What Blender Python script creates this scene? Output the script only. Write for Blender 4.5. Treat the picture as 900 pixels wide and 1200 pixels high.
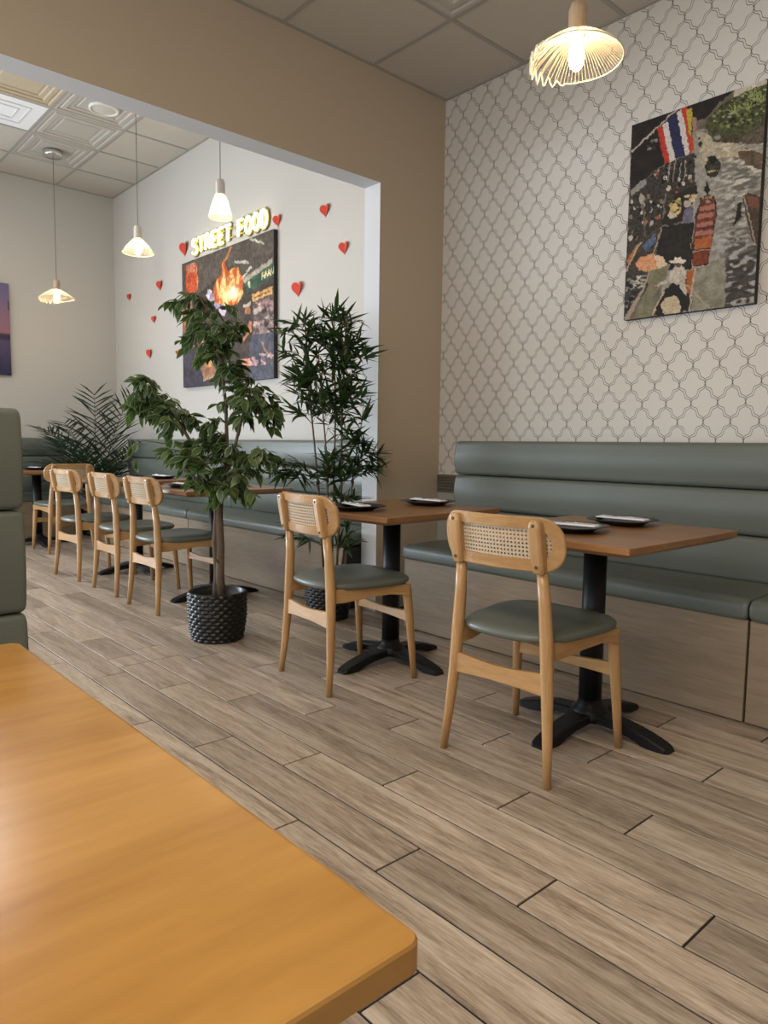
import bpy, math, random
import numpy as np
from mathutils import Vector, Matrix

for _o in list(bpy.data.objects):
    bpy.data.objects.remove(_o, do_unlink=True)
SC = bpy.context.scene
C = SC.collection
random.seed(7)
PI = math.pi

# ------------------------------------------------------------------ camera
CAM_H = 1.06
YAW, PITCH, ROLL = math.radians(42.0), math.radians(5.3), math.radians(0.76)
FPX = 843.0
cam_d = bpy.data.cameras.new('camera')
cam = bpy.data.objects.new('camera', cam_d)
C.objects.link(cam)
cam_d.sensor_fit = 'HORIZONTAL'
cam_d.sensor_width = 36.0
cam_d.lens = FPX / 900.0 * 36.0
cam_d.clip_start = 0.02
_f = Vector((math.sin(YAW) * math.cos(PITCH), math.cos(YAW) * math.cos(PITCH), -math.sin(PITCH)))
_r = Vector((math.cos(YAW), -math.sin(YAW), 0))
_u = _r.cross(_f)
_r2 = _r * math.cos(ROLL) + _u * math.sin(ROLL)
_u2 = -_r * math.sin(ROLL) + _u * math.cos(ROLL)
_m = Matrix((( _r2.x, _u2.x, -_f.x, 0), (_r2.y, _u2.y, -_f.y, 0), (_r2.z, _u2.z, -_f.z, CAM_H), (0, 0, 0, 1)))
cam.matrix_world = _m
SC.camera = cam

# ------------------------------------------------------------------ world, light, exposure
SC.view_settings.view_transform = 'Standard'
SC.view_settings.look = 'None'
SC.view_settings.exposure = 0.0
SC.view_settings.gamma = 1.0
SC.view_settings.use_curve_mapping = False
W = bpy.data.worlds.new('world')
SC.world = W
W.use_nodes = True
W.node_tree.nodes['Background'].inputs[0].default_value = (0.75, 0.86, 1.0, 1)
W.node_tree.nodes['Background'].inputs[1].default_value = 1.5


def area(name, loc, rot, sx, sy, power, color):
    d = bpy.data.lights.new(name, 'AREA')
    d.shape = 'RECTANGLE'
    d.size, d.size_y = sx, sy
    d.energy = power
    d.color = color
    o = bpy.data.objects.new(name, d)
    o.location = loc
    o.rotation_euler = rot
    C.objects.link(o)
    return o


DAY = (0.80, 0.90, 1.0)
DAY1 = (0.93, 0.96, 1.0)
# daylight entering through the storefront windows of the left wall
XL = -3.2
YFW = 8.93
area('window_daylight', (XL + 0.02, 0.55, 1.45), (0, -PI / 2, 0), 2.1, 4.7, 70, DAY1)
area('window_daylight', (XL + 0.02, 6.2, 1.55), (0, -PI / 2, 0), 2.3, 4.6, 50, DAY)
area('window_daylight', (-1.3, YFW - 0.02, 1.45), (-PI / 2, 0, 0), 3.1, 2.2, 330, DAY)
# unseen fill lights added under both ceilings to brighten the floors, outside the view
WARM = (1.0, 0.83, 0.62)
area('ceiling_fill_light', (-0.6, 0.6, 3.27), (0, 0, 0), 1.2, 2.4, 84, WARM)
area('ceiling_fill_light', (-0.9, 6.2, 3.96), (0, 0, 0), 1.2, 3.6, 20, (1.0, 0.95, 0.88))

# ------------------------------------------------------------------ dimensions
XW = 3.556          # right wall
YB, YB2 = 3.40, 3.545   # divider wall
YF = 8.93           # back wall
YR = -2.6           # wall behind the camera
XB = 2.86           # bench base front
C1, C2 = 3.296, 3.99
HEAD = 2.648
JAMB = 2.997


# ------------------------------------------------------------------ materials
def srgb(c):
    if isinstance(c, str):
        c = c.lstrip('#')
        c = tuple(int(c[i:i + 2], 16) / 255 for i in (0, 2, 4))
    return tuple((v / 12.92 if v <= 0.04045 else ((v + 0.055) / 1.055) ** 2.4) for v in c)


class NT:
    def __init__(self, name):
        self.m = bpy.data.materials.new(name)
        self.m.use_nodes = True
        self.t = self.m.node_tree
        self.b = self.t.nodes['Principled BSDF']
        self.out = self.t.nodes['Material Output']

    def n(self, typ, **kw):
        nd = self.t.nodes.new(typ)
        for k, v in kw.items():
            setattr(nd, k, v)
        return nd

    def link(self, a, b):
        self.t.links.new(a, b)

    def val(self, v, sock):
        if hasattr(v, 'is_output') or isinstance(v, bpy.types.NodeSocket):
            self.link(v, sock)
        else:
            sock.default_value = v

    def math(self, op, a, b=0.0, c=None):
        nd = self.n('ShaderNodeMath', operation=op)
        self.val(a, nd.inputs[0])
        self.val(b, nd.inputs[1])
        if c is not None:
            self.val(c, nd.inputs[2])
        return nd.outputs[0]

    def noise(self, vec, scale, detail=4, rough=0.5, dist=0.0):
        nd = self.n('ShaderNodeTexNoise')
        if vec is not None:
            self.link(vec, nd.inputs['Vector'])
        nd.inputs['Scale'].default_value = scale
        nd.inputs['Detail'].default_value = detail
        nd.inputs['Roughness'].default_value = rough
        nd.inputs['Distortion'].default_value = dist
        return nd.outputs[0]

    def ramp(self, fac, stops):
        nd = self.n('ShaderNodeValToRGB')
        el = nd.color_ramp.elements
        while len(el) < len(stops):
            el.new(0.5)
        for e, (p, c) in zip(el, stops):
            e.position = p
            e.color = (*c, 1)
        self.link(fac, nd.inputs[0])
        return nd.outputs[0]

    def mix(self, fac, a, b, blend='MIX'):
        nd = self.n('ShaderNodeMix', data_type='RGBA', blend_type=blend)
        self.val(fac, nd.inputs[0])
        for v, s in ((a, nd.inputs[6]), (b, nd.inputs[7])):
            if isinstance(v, tuple):
                s.default_value = (*v, 1) if len(v) == 3 else v
            else:
                self.link(v, s)
        return nd.outputs[2]

    def bump(self, h, strength=0.2, dist=0.002):
        nd = self.n('ShaderNodeBump')
        nd.inputs['Strength'].default_value = strength
        nd.inputs['Distance'].default_value = dist
        self.link(h, nd.inputs['Height'])
        self.link(nd.outputs[0], self.b.inputs['Normal'])

    def set(self, **kw):
        for k, v in kw.items():
            s = self.b.inputs[{'color': 'Base Color', 'rough': 'Roughness', 'metal': 'Metallic', 'spec': 'Specular IOR Level',
                               'coat': 'Coat Weight', 'trans': 'Transmission Weight', 'sheen': 'Sheen Weight'}[k]]
            if isinstance(v, tuple):
                s.default_value = (*v, 1)
            else:
                self.val(v, s)


def paint(name, col, rough=0.75, bump=0.08, scale=180, var=0.04):
    t = NT(name)
    tc = t.n('ShaderNodeTexCoord').outputs['Object']
    v = t.noise(tc, 1.7, 3)
    c2 = tuple(x * (1 - var) for x in col)
    t.set(color=t.mix(v, c2, col), rough=rough)
    t.bump(t.noise(tc, scale, 2), bump, 0.002)
    return t.m


def plain(name, col, rough=0.5, metal=0.0, spec=0.5, noise=0.0, nscale=30, bump=0.0):
    t = NT(name)
    tc = t.n('ShaderNodeTexCoord').outputs['Object']
    if noise:
        t.set(color=t.mix(t.noise(tc, nscale, 3), tuple(x * (1 - noise) for x in col), col))
    else:
        t.set(color=col)
    t.set(rough=rough, metal=metal, spec=spec)
    if bump:
        t.bump(t.noise(tc, nscale, 3), bump, 0.002)
    return t.m


def wood(name, c_lo, c_hi, axis=0, scale=1.0, rough=0.4, coat=0.0, rnd=True, stretch=9.0, contrast=(0.3, 0.72), fine=0.35):
    """wood grain running along the object's local axis"""
    t = NT(name)
    tc = t.n('ShaderNodeTexCoord').outputs['Object']
    mp = t.n('ShaderNodeMapping')
    sc = [scale * 12] * 3
    sc[axis] = scale * 12 / stretch
    mp.inputs['Scale'].default_value = sc
    t.link(tc, mp.inputs['Vector'])
    vec = mp.outputs[0]
    oi = t.n('ShaderNodeObjectInfo').outputs['Random']
    if rnd:
        cb = t.n('ShaderNodeCombineXYZ')
        s = t.math('MULTIPLY', oi, 57.0)
        for i in range(3):
            t.link(s, cb.inputs[i])
        va = t.n('ShaderNodeVectorMath', operation='ADD')
        t.link(vec, va.inputs[0])
        t.link(cb.outputs[0], va.inputs[1])
        vec = va.outputs[0]
    n1 = t.noise(vec, 1.0, 4, 0.55, 0.8)
    n2 = t.noise(vec, 7.0, 3, 0.6, 0.2)
    mixv = t.math('ADD', t.math('MULTIPLY', n1, 1 - fine), t.math('MULTIPLY', n2, fine))
    col = t.ramp(mixv, [(contrast[0], c_lo), (contrast[1], c_hi)])
    if rnd:
        br = t.math('ADD', t.math('MULTIPLY', oi, 0.16), 0.92)
        cb2 = t.n('ShaderNodeCombineColor')
        for i in range(3):
            t.link(br, cb2.inputs[i])
        col = t.mix(1.0, col, cb2.outputs[0], 'MULTIPLY')
    t.set(color=col, rough=rough, coat=coat)
    t.b.inputs['Coat Roughness'].default_value = 0.25
    t.bump(n2, 0.06, 0.001)
    return t.m


def emit(name, col, strength):
    t = NT(name)
    t.set(color=(0.8, 0.8, 0.8))
    t.b.inputs['Emission Color'].default_value = (*col, 1)
    t.b.inputs['Emission Strength'].default_value = strength
    return t.m


M = {}
M['wall_white'] = paint('wall_white', (0.56, 0.535, 0.495))
M['wall_beige'] = paint('wall_beige', (0.51, 0.425, 0.32))
M['jamb_white'] = paint('jamb_white', (0.66, 0.67, 0.68))
M['grout'] = plain('grout', (0.018, 0.016, 0.015), 0.9)
M['leather'] = None
M['tile'] = None
M['grid'] = plain('grid_metal', (0.36, 0.34, 0.31), 0.5)
M['black_iron'] = plain('black_iron', (0.006, 0.0065, 0.008), 0.42, 0.0, 0.3, bump=0.15, nscale=200)
M['black_plate'] = plain('black_melamine', (0.010, 0.010, 0.011), 0.28)
M['napkin'] = plain('napkin_paper', (0.78, 0.79, 0.80), 0.85)
M['steel'] = plain('steel', (0.62, 0.62, 0.63), 0.25, 1.0)
M['chrome'] = plain('chrome', (0.75, 0.75, 0.76), 0.12, 1.0)
M['screw'] = plain('screw_metal', (0.10, 0.08, 0.06), 0.4, 0.6)
M['pot'] = plain('pot_resin', (0.006, 0.0065, 0.008), 0.32)
M['soil'] = plain('soil', (0.015, 0.012, 0.009), 0.95, noise=0.5, nscale=60, bump=0.8)
M['heart'] = plain('red_paper', (0.60, 0.045, 0.018), 0.7)
M['cable'] = plain('lamp_cable', (0.10, 0.095, 0.085), 0.5)
M['frame'] = plain('window_frame', (0.06, 0.06, 0.065), 0.4)
M['canvas_edge'] = plain('canvas_edge', (0.02, 0.018, 0.016), 0.7)
M['acrylic'] = plain('acrylic_back', (0.42, 0.36, 0.10), 0.3)
M['chair_wood'] = wood('chair_wood', (0.345, 0.185, 0.070), (0.565, 0.345, 0.155), 2, 1.6, 0.30, 0.2)
M['chair_wood_y'] = wood('chair_wood_y', (0.345, 0.185, 0.070), (0.565, 0.345, 0.155), 1, 1.6, 0.30, 0.2)
M['chair_wood_x'] = wood('chair_wood_x', (0.345, 0.185, 0.070), (0.565, 0.345, 0.155), 0, 1.6, 0.30, 0.2)
M['top_wood'] = wood('table_top_wood', (0.23, 0.105, 0.038), (0.335, 0.165, 0.066), 1, 0.9, 0.3, 0.2, stretch=14)
M['near_wood'] = wood('near_table_wood', (0.315, 0.155, 0.036), (0.475, 0.262, 0.074), 0, 0.62, 0.23, 0.0, stretch=6, contrast=(0.34, 0.68), fine=0.3)
M['laminate'] = wood('bench_laminate', (0.215, 0.155, 0.098), (0.35, 0.27, 0.185), 1, 1.0, 0.45, stretch=12, fine=0.5)
M['trunk'] = plain('trunk_bark', (0.16, 0.115, 0.08), 0.85, noise=0.55, nscale=40, bump=0.6)
M['cane_stem'] = plain('bamboo_stem', (0.16, 0.10, 0.045), 0.5, noise=0.4, nscale=25)


def mk_leather():
    t = NT('sage_leather')
    tc = t.n('ShaderNodeTexCoord').outputs['Object']
    v = t.noise(tc, 3.0, 4)
    t.set(color=t.mix(v, (0.100, 0.114, 0.096), (0.130, 0.147, 0.126)), rough=0.36)
    w = t.noise(tc, 9.0, 3, 0.5, 0.6)
    vo = t.n('ShaderNodeTexVoronoi')
    vo.inputs['Scale'].default_value = 420
    t.link(tc, vo.inputs['Vector'])
    h = t.math('ADD', t.math('MULTIPLY', w, 0.8), t.math('MULTIPLY', vo.outputs[0], 0.08))
    t.bump(h, 0.25, 0.006)
    return t.m


def mk_tile():
    t = NT('ceiling_tile')
    tc = t.n('ShaderNodeTexCoord').outputs['Object']
    n = t.noise(tc, 120, 3, 0.7)
    t.set(color=t.mix(n, (0.46, 0.425, 0.37), (0.64, 0.60, 0.53)), rough=0.9)
    t.bump(n, 0.7, 0.006)
    return t.m


def mk_plank():
    t = NT('plank_tile')
    tc = t.n('ShaderNodeTexCoord').outputs['Object']
    oi = t.n('ShaderNodeObjectInfo').outputs['Random']
    mp = t.n('ShaderNodeMapping')
    mp.inputs['Scale'].default_value = (14, 1.0, 14)
    t.link(tc, mp.inputs['Vector'])
    cb = t.n('ShaderNodeCombineXYZ')
    s = t.math('MULTIPLY', oi, 91.0)
    for i in range(3):
        t.link(s, cb.inputs[i])
    va = t.n('ShaderNodeVectorMath', operation='ADD')
    t.link(mp.outputs[0], va.inputs[0])
    t.link(cb.outputs[0], va.inputs[1])
    vec = va.outputs[0]
    n1 = t.noise(vec, 1.3, 4, 0.6, 1.2)
    n2 = t.noise(vec, 14.0, 5, 0.7, 0.6)
    mp2 = t.n('ShaderNodeMapping')
    mp2.inputs['Scale'].default_value = (3.0, 3.0, 3.0)
    t.link(va.outputs[0], mp2.inputs['Vector'])
    v = t.math('ADD', t.math('MULTIPLY', n1, 0.5), t.math('MULTIPLY', n2, 0.5))
    col = t.ramp(v, [(0.36, (0.19, 0.138, 0.100)), (0.49, (0.40, 0.318, 0.245)), (0.63, (0.60, 0.51, 0.415))])
    br = t.math('ADD', t.math('MULTIPLY', oi, 0.34), 0.80)
    cc = t.n('ShaderNodeCombineColor')
    for i in range(3):
        t.link(br, cc.inputs[i])
    col = t.mix(1.0, col, cc.outputs[0], 'MULTIPLY')
    t.set(color=col, rough=t.math('ADD', t.math('MULTIPLY', n2, 0.24), 0.22))
    t.bump(n2, 0.22, 0.002)
    return t.m


def mk_wallpaper():
    t = NT('trellis_wallpaper')
    tc = t.n('ShaderNodeTexCoord').outputs['Object']
    sp = t.n('ShaderNodeSeparateXYZ')
    t.link(tc, sp.inputs[0])
    Wd, Hd = WP
    u = t.math('DIVIDE', t.math('ADD', sp.outputs[1], WP_OFF[0]), Wd)
    v = t.math('DIVIDE', t.math('ADD', sp.outputs[2], WP_OFF[1]), Hd)
    a = t.math('ADD', u, v)
    b = t.math('SUBTRACT', u, v)

    def fam(a, b):
        s1 = t.math('SINE', t.math('MULTIPLY', b, 2 * PI))
        s3 = t.math('SINE', t.math('MULTIPLY', b, 4 * PI))
        off = t.math('ADD', t.math('MULTIPLY', s1, -0.018), t.math('MULTIPLY', s3, -0.050))
        q = t.math('SUBTRACT', a, off)
        d = t.math('ABSOLUTE', t.math('SUBTRACT', q, t.math('ROUND', q)))
        env = t.math('POWER', t.math('ABSOLUTE', t.math('SINE', t.math('MULTIPLY', b, PI))), 0.6)
        d0 = t.math('ADD', t.math('MULTIPLY', env, 0.052), 0.004)
        e = t.math('ABSOLUTE', t.math('SUBTRACT', d, d0))
        mr = t.n('ShaderNodeMapRange', interpolation_type='SMOOTHSTEP')
        t.link(e, mr.inputs[0])
        mr.inputs[1].default_value = 0.007
        mr.inputs[2].default_value = 0.018
        mr.inputs[3].default_value = 1.0
        mr.inputs[4].default_value = 0.0
        return mr.outputs[0]
    ln = t.math('MAXIMUM', fam(a, b), fam(b, a))
    n = t.noise(tc, 260, 2)
    base = t.mix(n, (0.60, 0.56, 0.51), (0.67, 0.63, 0.575))
    t.set(color=t.mix(t.math('MULTIPLY', ln, 0.95), base, (0.06, 0.052, 0.046)), rough=0.7)
    t.bump(n, 0.06, 0.001)
    return t.m


WP = (0.131, 0.187)
WP_OFF = (0.03, 0.02)
M['leather'] = mk_leather()
M['tile'] = mk_tile()
M['plank'] = mk_plank()
M['wallpaper'] = mk_wallpaper()


def mk_leaf(name, dark, light, edge):
    t = NT(name)
    oi = t.n('ShaderNodeObjectInfo').outputs['Random']
    at = t.n('ShaderNodeAttribute', attribute_name='rim').outputs['Fac']
    base = t.mix(oi, dark, light)
    mr = t.n('ShaderNodeMapRange')
    t.link(at, mr.inputs[0])
    mr.inputs[1].default_value = 0.72
    mr.inputs[2].default_value = 0.95
    t.set(color=t.mix(mr.outputs[0], base, edge), rough=0.36)
    tr = t.n('ShaderNodeBsdfTranslucent')
    tr.inputs[0].default_value = (light[0] * 1.6, light[1] * 1.8, light[2], 1)
    mx = t.n('ShaderNodeMixShader')
    mx.inputs[0].default_value = 0.18
    t.link(t.b.outputs[0], mx.inputs[1])
    t.link(tr.outputs[0], mx.inputs[2])
    t.link(mx.outputs[0], t.out.inputs[0])
    return t.m


M['ficus_leaf'] = mk_leaf('ficus_leaf', (0.036, 0.070, 0.026), (0.115, 0.175, 0.065), (0.34, 0.41, 0.21))
M['bamboo_leaf'] = mk_leaf('bamboo_leaf', (0.018, 0.040, 0.014), (0.05, 0.10, 0.028), (0.05, 0.09, 0.03))
M['palm_leaf'] = mk_leaf('palm_leaf', (0.020, 0.040, 0.026), (0.04, 0.075, 0.045), (0.03, 0.06, 0.035))


def mk_glass(name):
    t = NT(name)
    t.t.nodes.remove(t.b)
    tp = t.n('ShaderNodeBsdfTransparent')
    tl = t.n('ShaderNodeBsdfTranslucent')
    tl.inputs[0].default_value = (0.9, 0.86, 0.75, 1)
    gl = t.n('ShaderNodeBsdfGlossy')
    gl.inputs['Roughness'].default_value = 0.12
    m1 = t.n('ShaderNodeMixShader')
    m1.inputs[0].default_value = 0.10
    t.link(tp.outputs[0], m1.inputs[1])
    t.link(tl.outputs[0], m1.inputs[2])
    m2 = t.n('ShaderNodeMixShader')
    m2.inputs[0].default_value = 0.10
    t.link(m1.outputs[0], m2.inputs[1])
    t.link(gl.outputs[0], m2.inputs[2])
    t.link(m2.outputs[0], t.out.inputs[0])
    return t.m


M['shade_glass'] = mk_glass('shade_glass')
M['rib_glass'] = plain('rib_glass', (0.85, 0.80, 0.65), 0.25)
M['bulb'] = emit('bulb_glow', (1.0, 0.68, 0.30), 80)
M['neon'] = emit('neon_glow', (1.0, 0.88, 0.45), 7)
M['led'] = emit('led_panel', (0.93, 0.97, 1.0), 0.08)
M['socket'] = wood('socket_wood', (0.36, 0.25, 0.15), (0.55, 0.42, 0.28), 2, 3, 0.5)
M['socket_white'] = plain('socket_ceramic', (0.62, 0.56, 0.48), 0.35)
M['white_plastic'] = plain('white_plastic', (0.78, 0.76, 0.70), 0.5)
M['deco_tile'] = plain('deco_tile', (0.52, 0.49, 0.44), 0.5, noise=0.12, nscale=90, bump=0.25)
M['gold_tile'] = plain('gold_tile', (0.56, 0.47, 0.33), 0.35, noise=0.15, nscale=60, bump=0.2)
M['cane'] = plain('cane_weave', (0.62, 0.50, 0.35), 0.6, noise=0.2, nscale=200)
M['ribbed'] = plain('ribbed_trim', (0.15, 0.13, 0.105), 0.6, noise=0.3, nscale=20)
M['low_wall'] = paint('low_wall', (0.38, 0.37, 0.34))


# ------------------------------------------------------------------ mesh helpers
class MB:
    def __init__(self):
        self.v, self.f, self.s, self.mi = [], [], [], []

    def add(self, vs, fs, smooth=False, mi=0):
        o = len(self.v)
        self.v += [tuple(p) for p in vs]
        for q in fs:
            self.f.append(tuple(i + o for i in q))
            self.s.append(smooth)
            self.mi.append(mi)
        return self

    def box(self, x0, x1, y0, y1, z0, z1, mi=0):
        vs = [(x, y, z) for z in (z0, z1) for y in (y0, y1) for x in (x0, x1)]
        return self.add(vs, [(0, 2, 3, 1), (4, 5, 7, 6), (0, 1, 5, 4), (2, 6, 7, 3), (0, 4, 6, 2), (1, 3, 7, 5)], mi=mi)

    def rings(self, rings, closed=True, caps=True, smooth=True, mi=0):
        n = len(rings[0])
        vs = [p for r in rings for p in r]
        fs = []
        for k in range(len(rings) - 1):
            for i in range(n if closed else n - 1):
                j = (i + 1) % n
                fs.append((k * n + i, k * n + j, (k + 1) * n + j, (k + 1) * n + i))
        self.add(vs, fs, smooth, mi)
        if caps:
            self.add(rings[0], [tuple(range(n))[::-1]], False, mi)
            self.add(rings[-1], [tuple(range(n))], False, mi)
        return self

    def lathe(self, prof, seg=32, cx=0, cy=0, smooth=True, mi=0, caps=True):
        rs = [[(cx + r * math.cos(2 * PI * i / seg), cy + r * math.sin(2 * PI * i / seg), z) for i in range(seg)] for r, z in prof]
        return self.rings(rs, True, caps, smooth, mi)

    def tube(self, pts, rad, seg=8, smooth=True, flat=1.0, mi=0, caps=True, up=None):
        pts = [Vector(p) for p in pts]
        n = len(pts)
        if not isinstance(rad, (list, tuple)):
            rad = [rad] * n
        rs = []
        prev = Vector(up) if up else None
        for i, p in enumerate(pts):
            t = (pts[min(i + 1, n - 1)] - pts[max(i - 1, 0)]).normalized()
            if prev is None:
                prev = Vector((0, 0, 1)) if abs(t.z) < 0.9 else Vector((1, 0, 0))
            a = t.cross(prev)
            if a.length < 1e-6:
                a = t.cross(Vector((0.3, 0.9, 0.2)))
            a.normalize()
            b = a.cross(t).normalized()
            prev = b
            rs.append([p + (a * math.cos(2 * PI * k / seg) + b * math.sin(2 * PI * k / seg) * flat) * rad[i] for k in range(seg)])
        return self.rings(rs, True, caps, smooth, mi)

    def prism(self, poly, h0, h1, plane='xz', mi=0):
        """extrude a 2d polygon; plane gives its axes, extruded along the third"""
        def P(a, b, h):
            return {'xz': (a, h, b), 'yz': (h, a, b), 'xy': (a, b, h)}[plane]
        n = len(poly)
        vs = [P(a, b, h0) for a, b in poly] + [P(a, b, h1) for a, b in poly]
        fs = [tuple(range(n)), tuple(range(2 * n - 1, n - 1, -1))]
        fs += [(i, n + i, n + (i + 1) % n, (i + 1) % n) for i in range(n)]
        return self.add(vs, fs, mi=mi)

    def mesh(self, name, mats):
        me = bpy.data.meshes.new(name)
        me.from_pydata(self.v, [], self.f)
        for m in (mats if isinstance(mats, (list, tuple)) else [mats]):
            me.materials.append(m)
        me.polygons.foreach_set('use_smooth', self.s)
        me.polygons.foreach_set('material_index', self.mi)
        import bmesh
        bm = bmesh.new()
        bm.from_mesh(me)
        bmesh.ops.remove_doubles(bm, verts=bm.verts, dist=1e-6)
        bmesh.ops.recalc_face_normals(bm, faces=bm.faces)
        bm.to_mesh(me)
        bm.free()
        me.update()
        return me

    def build(self, name, mats, parent=None, bevel=0, seg=2, loc=None, rot=None, smooth=None):
        return link(name, self.mesh(name, mats), parent, bevel, seg, loc, rot)


def link(name, me, parent=None, bevel=0, seg=2, loc=None, rot=None):
    o = bpy.data.objects.new(name, me)
    C.objects.link(o)
    if parent:
        o.parent = parent
    if loc:
        o.location = loc
    if rot:
        o.rotation_euler = rot
    if bevel:
        md = o.modifiers.new('bevel', 'BEVEL')
        md.width = bevel
        md.segments = seg
        md.limit_method = 'ANGLE'
        md.angle_limit = math.radians(40)
    return o


def tag(o, label, cat, group=None):
    o['label'] = label
    o['category'] = cat
    if group:
        o['group'] = group
    return o


def thing(name, label, cat, loc=(0, 0, 0), rz=0, group=None):
    o = bpy.data.objects.new(name, None)
    o.empty_display_size = 0.1
    C.objects.link(o)
    o.location = loc
    o.rotation_euler = (0, 0, rz)
    return tag(o, label, cat, group)


def copy_tree(o, parent=None):
    c = o.copy()
    C.objects.link(c)
    c.parent = parent
    for ch in list(o.children):
        copy_tree(ch, c)
    return c


def struct(o):
    o['kind'] = 'structure'
    return o


def rrect(w, h, r, n=5, cx=0, cy=0):
    pts = []
    for (sx, sy, a0) in ((1, 1, 0), (-1, 1, PI / 2), (-1, -1, PI), (1, -1, 1.5 * PI)):
        for i in range(n + 1):
            a = a0 + (PI / 2) * i / n
            pts.append((cx + sx * (w / 2 - r) + r * math.cos(a), cy + sy * (h / 2 - r) + r * math.sin(a)))
    return pts


# ------------------------------------------------------------------ floor
floor = struct(MB().box(XL - 0.2, XW + 0.2, YR - 0.2, YF + 0.2, -0.12, -0.0035).build('floor', M['grout']))
PW, PL, GAP = 0.1592, 0.964, 0.0065
X0 = 1.135
OFFS = (0.312, -0.006, 0.640)


def plank_mesh(w, l, name='plank'):
    b = MB()
    c = 0.0007
    hw, hl = w / 2, l / 2
    lo = [(-hw, -hl, -0.02), (hw, -hl, -0.02), (hw, hl, -0.02), (-hw, hl, -0.02)]
    md = [(x, y, -c) for x, y, _ in lo]
    tp = [(x - math.copysign(c, x), y - math.copysign(c, y), 0) for x, y, _ in lo]
    b.rings([lo, md, tp], True, True, False)
    return b.mesh(name, M['plank'])


full = plank_mesh(PW - GAP, PL - GAP)
rest = MB()
SHORT = []
for k in range(-28, 12):
    xa = X0 + k * PW
    if xa > XB + 0.05:
        continue
    off = OFFS[k % 3]
    n = -5
    while True:
        ya = off + n * PL
        yb = ya + PL
        n += 1
        if ya > YF:
            break
        if yb < YR:
            continue
        ya2, yb2 = max(ya, YR), min(yb, YF)
        segs = [(ya2, yb2)]
        # the cut pieces where the two rooms meet
        if k == 2 and ya2 < 3.4 < yb2:
            segs = [(ya2, 3.296), (3.296, yb2)]
        if k == 1 and ya2 < 3.36 < yb2:
            segs = [(ya2, 3.29), (3.29, 3.447), (3.447, yb2)]
        inview = xa > 0.1 and yb2 > 0.2 and ya2 < 8.7 and (xa + PW) / max(yb2, 0.05) > 0.18
        for (p, q) in segs:
            if q - p < 0.02:
                continue
            cx, cy = xa + PW / 2, (p + q) / 2
            if inview:
                me = full if abs(q - p - PL) < 1e-4 else plank_mesh(PW - GAP, q - p - GAP)
                link('plank', me, floor, loc=(cx, cy, 0))
            else:
                rest.box(xa + GAP / 2, xa + PW - GAP / 2, p + GAP / 2, q - GAP / 2, -0.02, 0)
ro = rest.build('plank_field', M['plank'], floor)
ro['kind'] = 'stuff'

# ------------------------------------------------------------------ walls
wr = struct(MB().box(XW, XW + 0.15, YR, YB + 0.02, 0.76, C1 + 0.4).build('wall_right', M['wallpaper']))
b = MB().box(XW + 0.001, XW + 0.15, YR, YB + 0.02, 0.0, 0.76)
b.build('lower_wall', M['low_wall'], wr)
wr2 = struct(MB().box(XW, XW + 0.15, YB2 - 0.02, YF + 0.15, 0, C2 + 0.1).build('wall_right_rear', M['wall_white']))
wb = MB()
BX0, BX1 = -2.9, 0.3      # window of the back wall, left of the frame
wb.box(XL - 0.15, BX0, YF, YF + 0.15, 0, C2 + 0.1).box(BX1, XW + 0.15, YF, YF + 0.15, 0, C2 + 0.1)
wb.box(BX0, BX1, YF, YF + 0.15, 0, 0.35).box(BX0, BX1, YF, YF + 0.15, 2.55, C2 + 0.1)
struct(wb.build('wall_back', M['wall_white']))
w = MB()
for bx in ((BX0, BX0 + 0.05, 0.35, 2.55), (BX1 - 0.05, BX1, 0.35, 2.55), (BX0, BX1, 0.35, 0.40), (BX0, BX1, 2.50, 2.55), (-1.33, -1.27, 0.35, 2.55)):
    w.box(bx[0], bx[1], YF + 0.06, YF + 0.12, bx[2], bx[3])
struct(w.build('window_5', M['frame']))
struct(MB().box(XL - 0.15, XW + 0.15, YR - 0.15, YR, 0, C1 + 0.3).build('wall_front', M['wall_beige']))
# divider wall with the wide opening: pier on the right, header above, pier far left
dv = MB()
xs = [XL, -1.6, JAMB, XW]
for y, mi, nrm in ((YB, 0, -1), (YB2, 2, 1)):
    for x0, x1, z0, z1 in ((XL, -1.6, 0, HEAD), (JAMB, XW, 0, HEAD), (XL, XW, HEAD, C2 + 0.1)):
        dv.add([(x0, y, z0), (x1, y, z0), (x1, y, z1), (x0, y, z1)], [(0, 1, 2, 3) if nrm < 0 else (3, 2, 1, 0)], mi=mi)
dv.add([(JAMB, YB, 0), (JAMB, YB2, 0), (JAMB, YB2, HEAD), (JAMB, YB, HEAD)], [(0, 3, 2, 1)], mi=1)
dv.add([(-1.6, YB, 0), (-1.6, YB2, 0), (-1.6, YB2, HEAD), (-1.6, YB, HEAD)], [(0, 1, 2, 3)], mi=1)
dv.add([(-1.6, YB, HEAD), (JAMB, YB, HEAD), (JAMB, YB2, HEAD), (-1.6, YB2, HEAD)], [(0, 3, 2, 1)], mi=1)
me = bpy.data.meshes.new('wall_divider')
me.from_pydata(dv.v, [], dv.f)
for m in (M['wall_beige'], M['jamb_white'], M['wall_white']):
    me.materials.append(m)
me.polygons.foreach_set('material_index', dv.mi)
struct(link('wall_divider', me))
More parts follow.
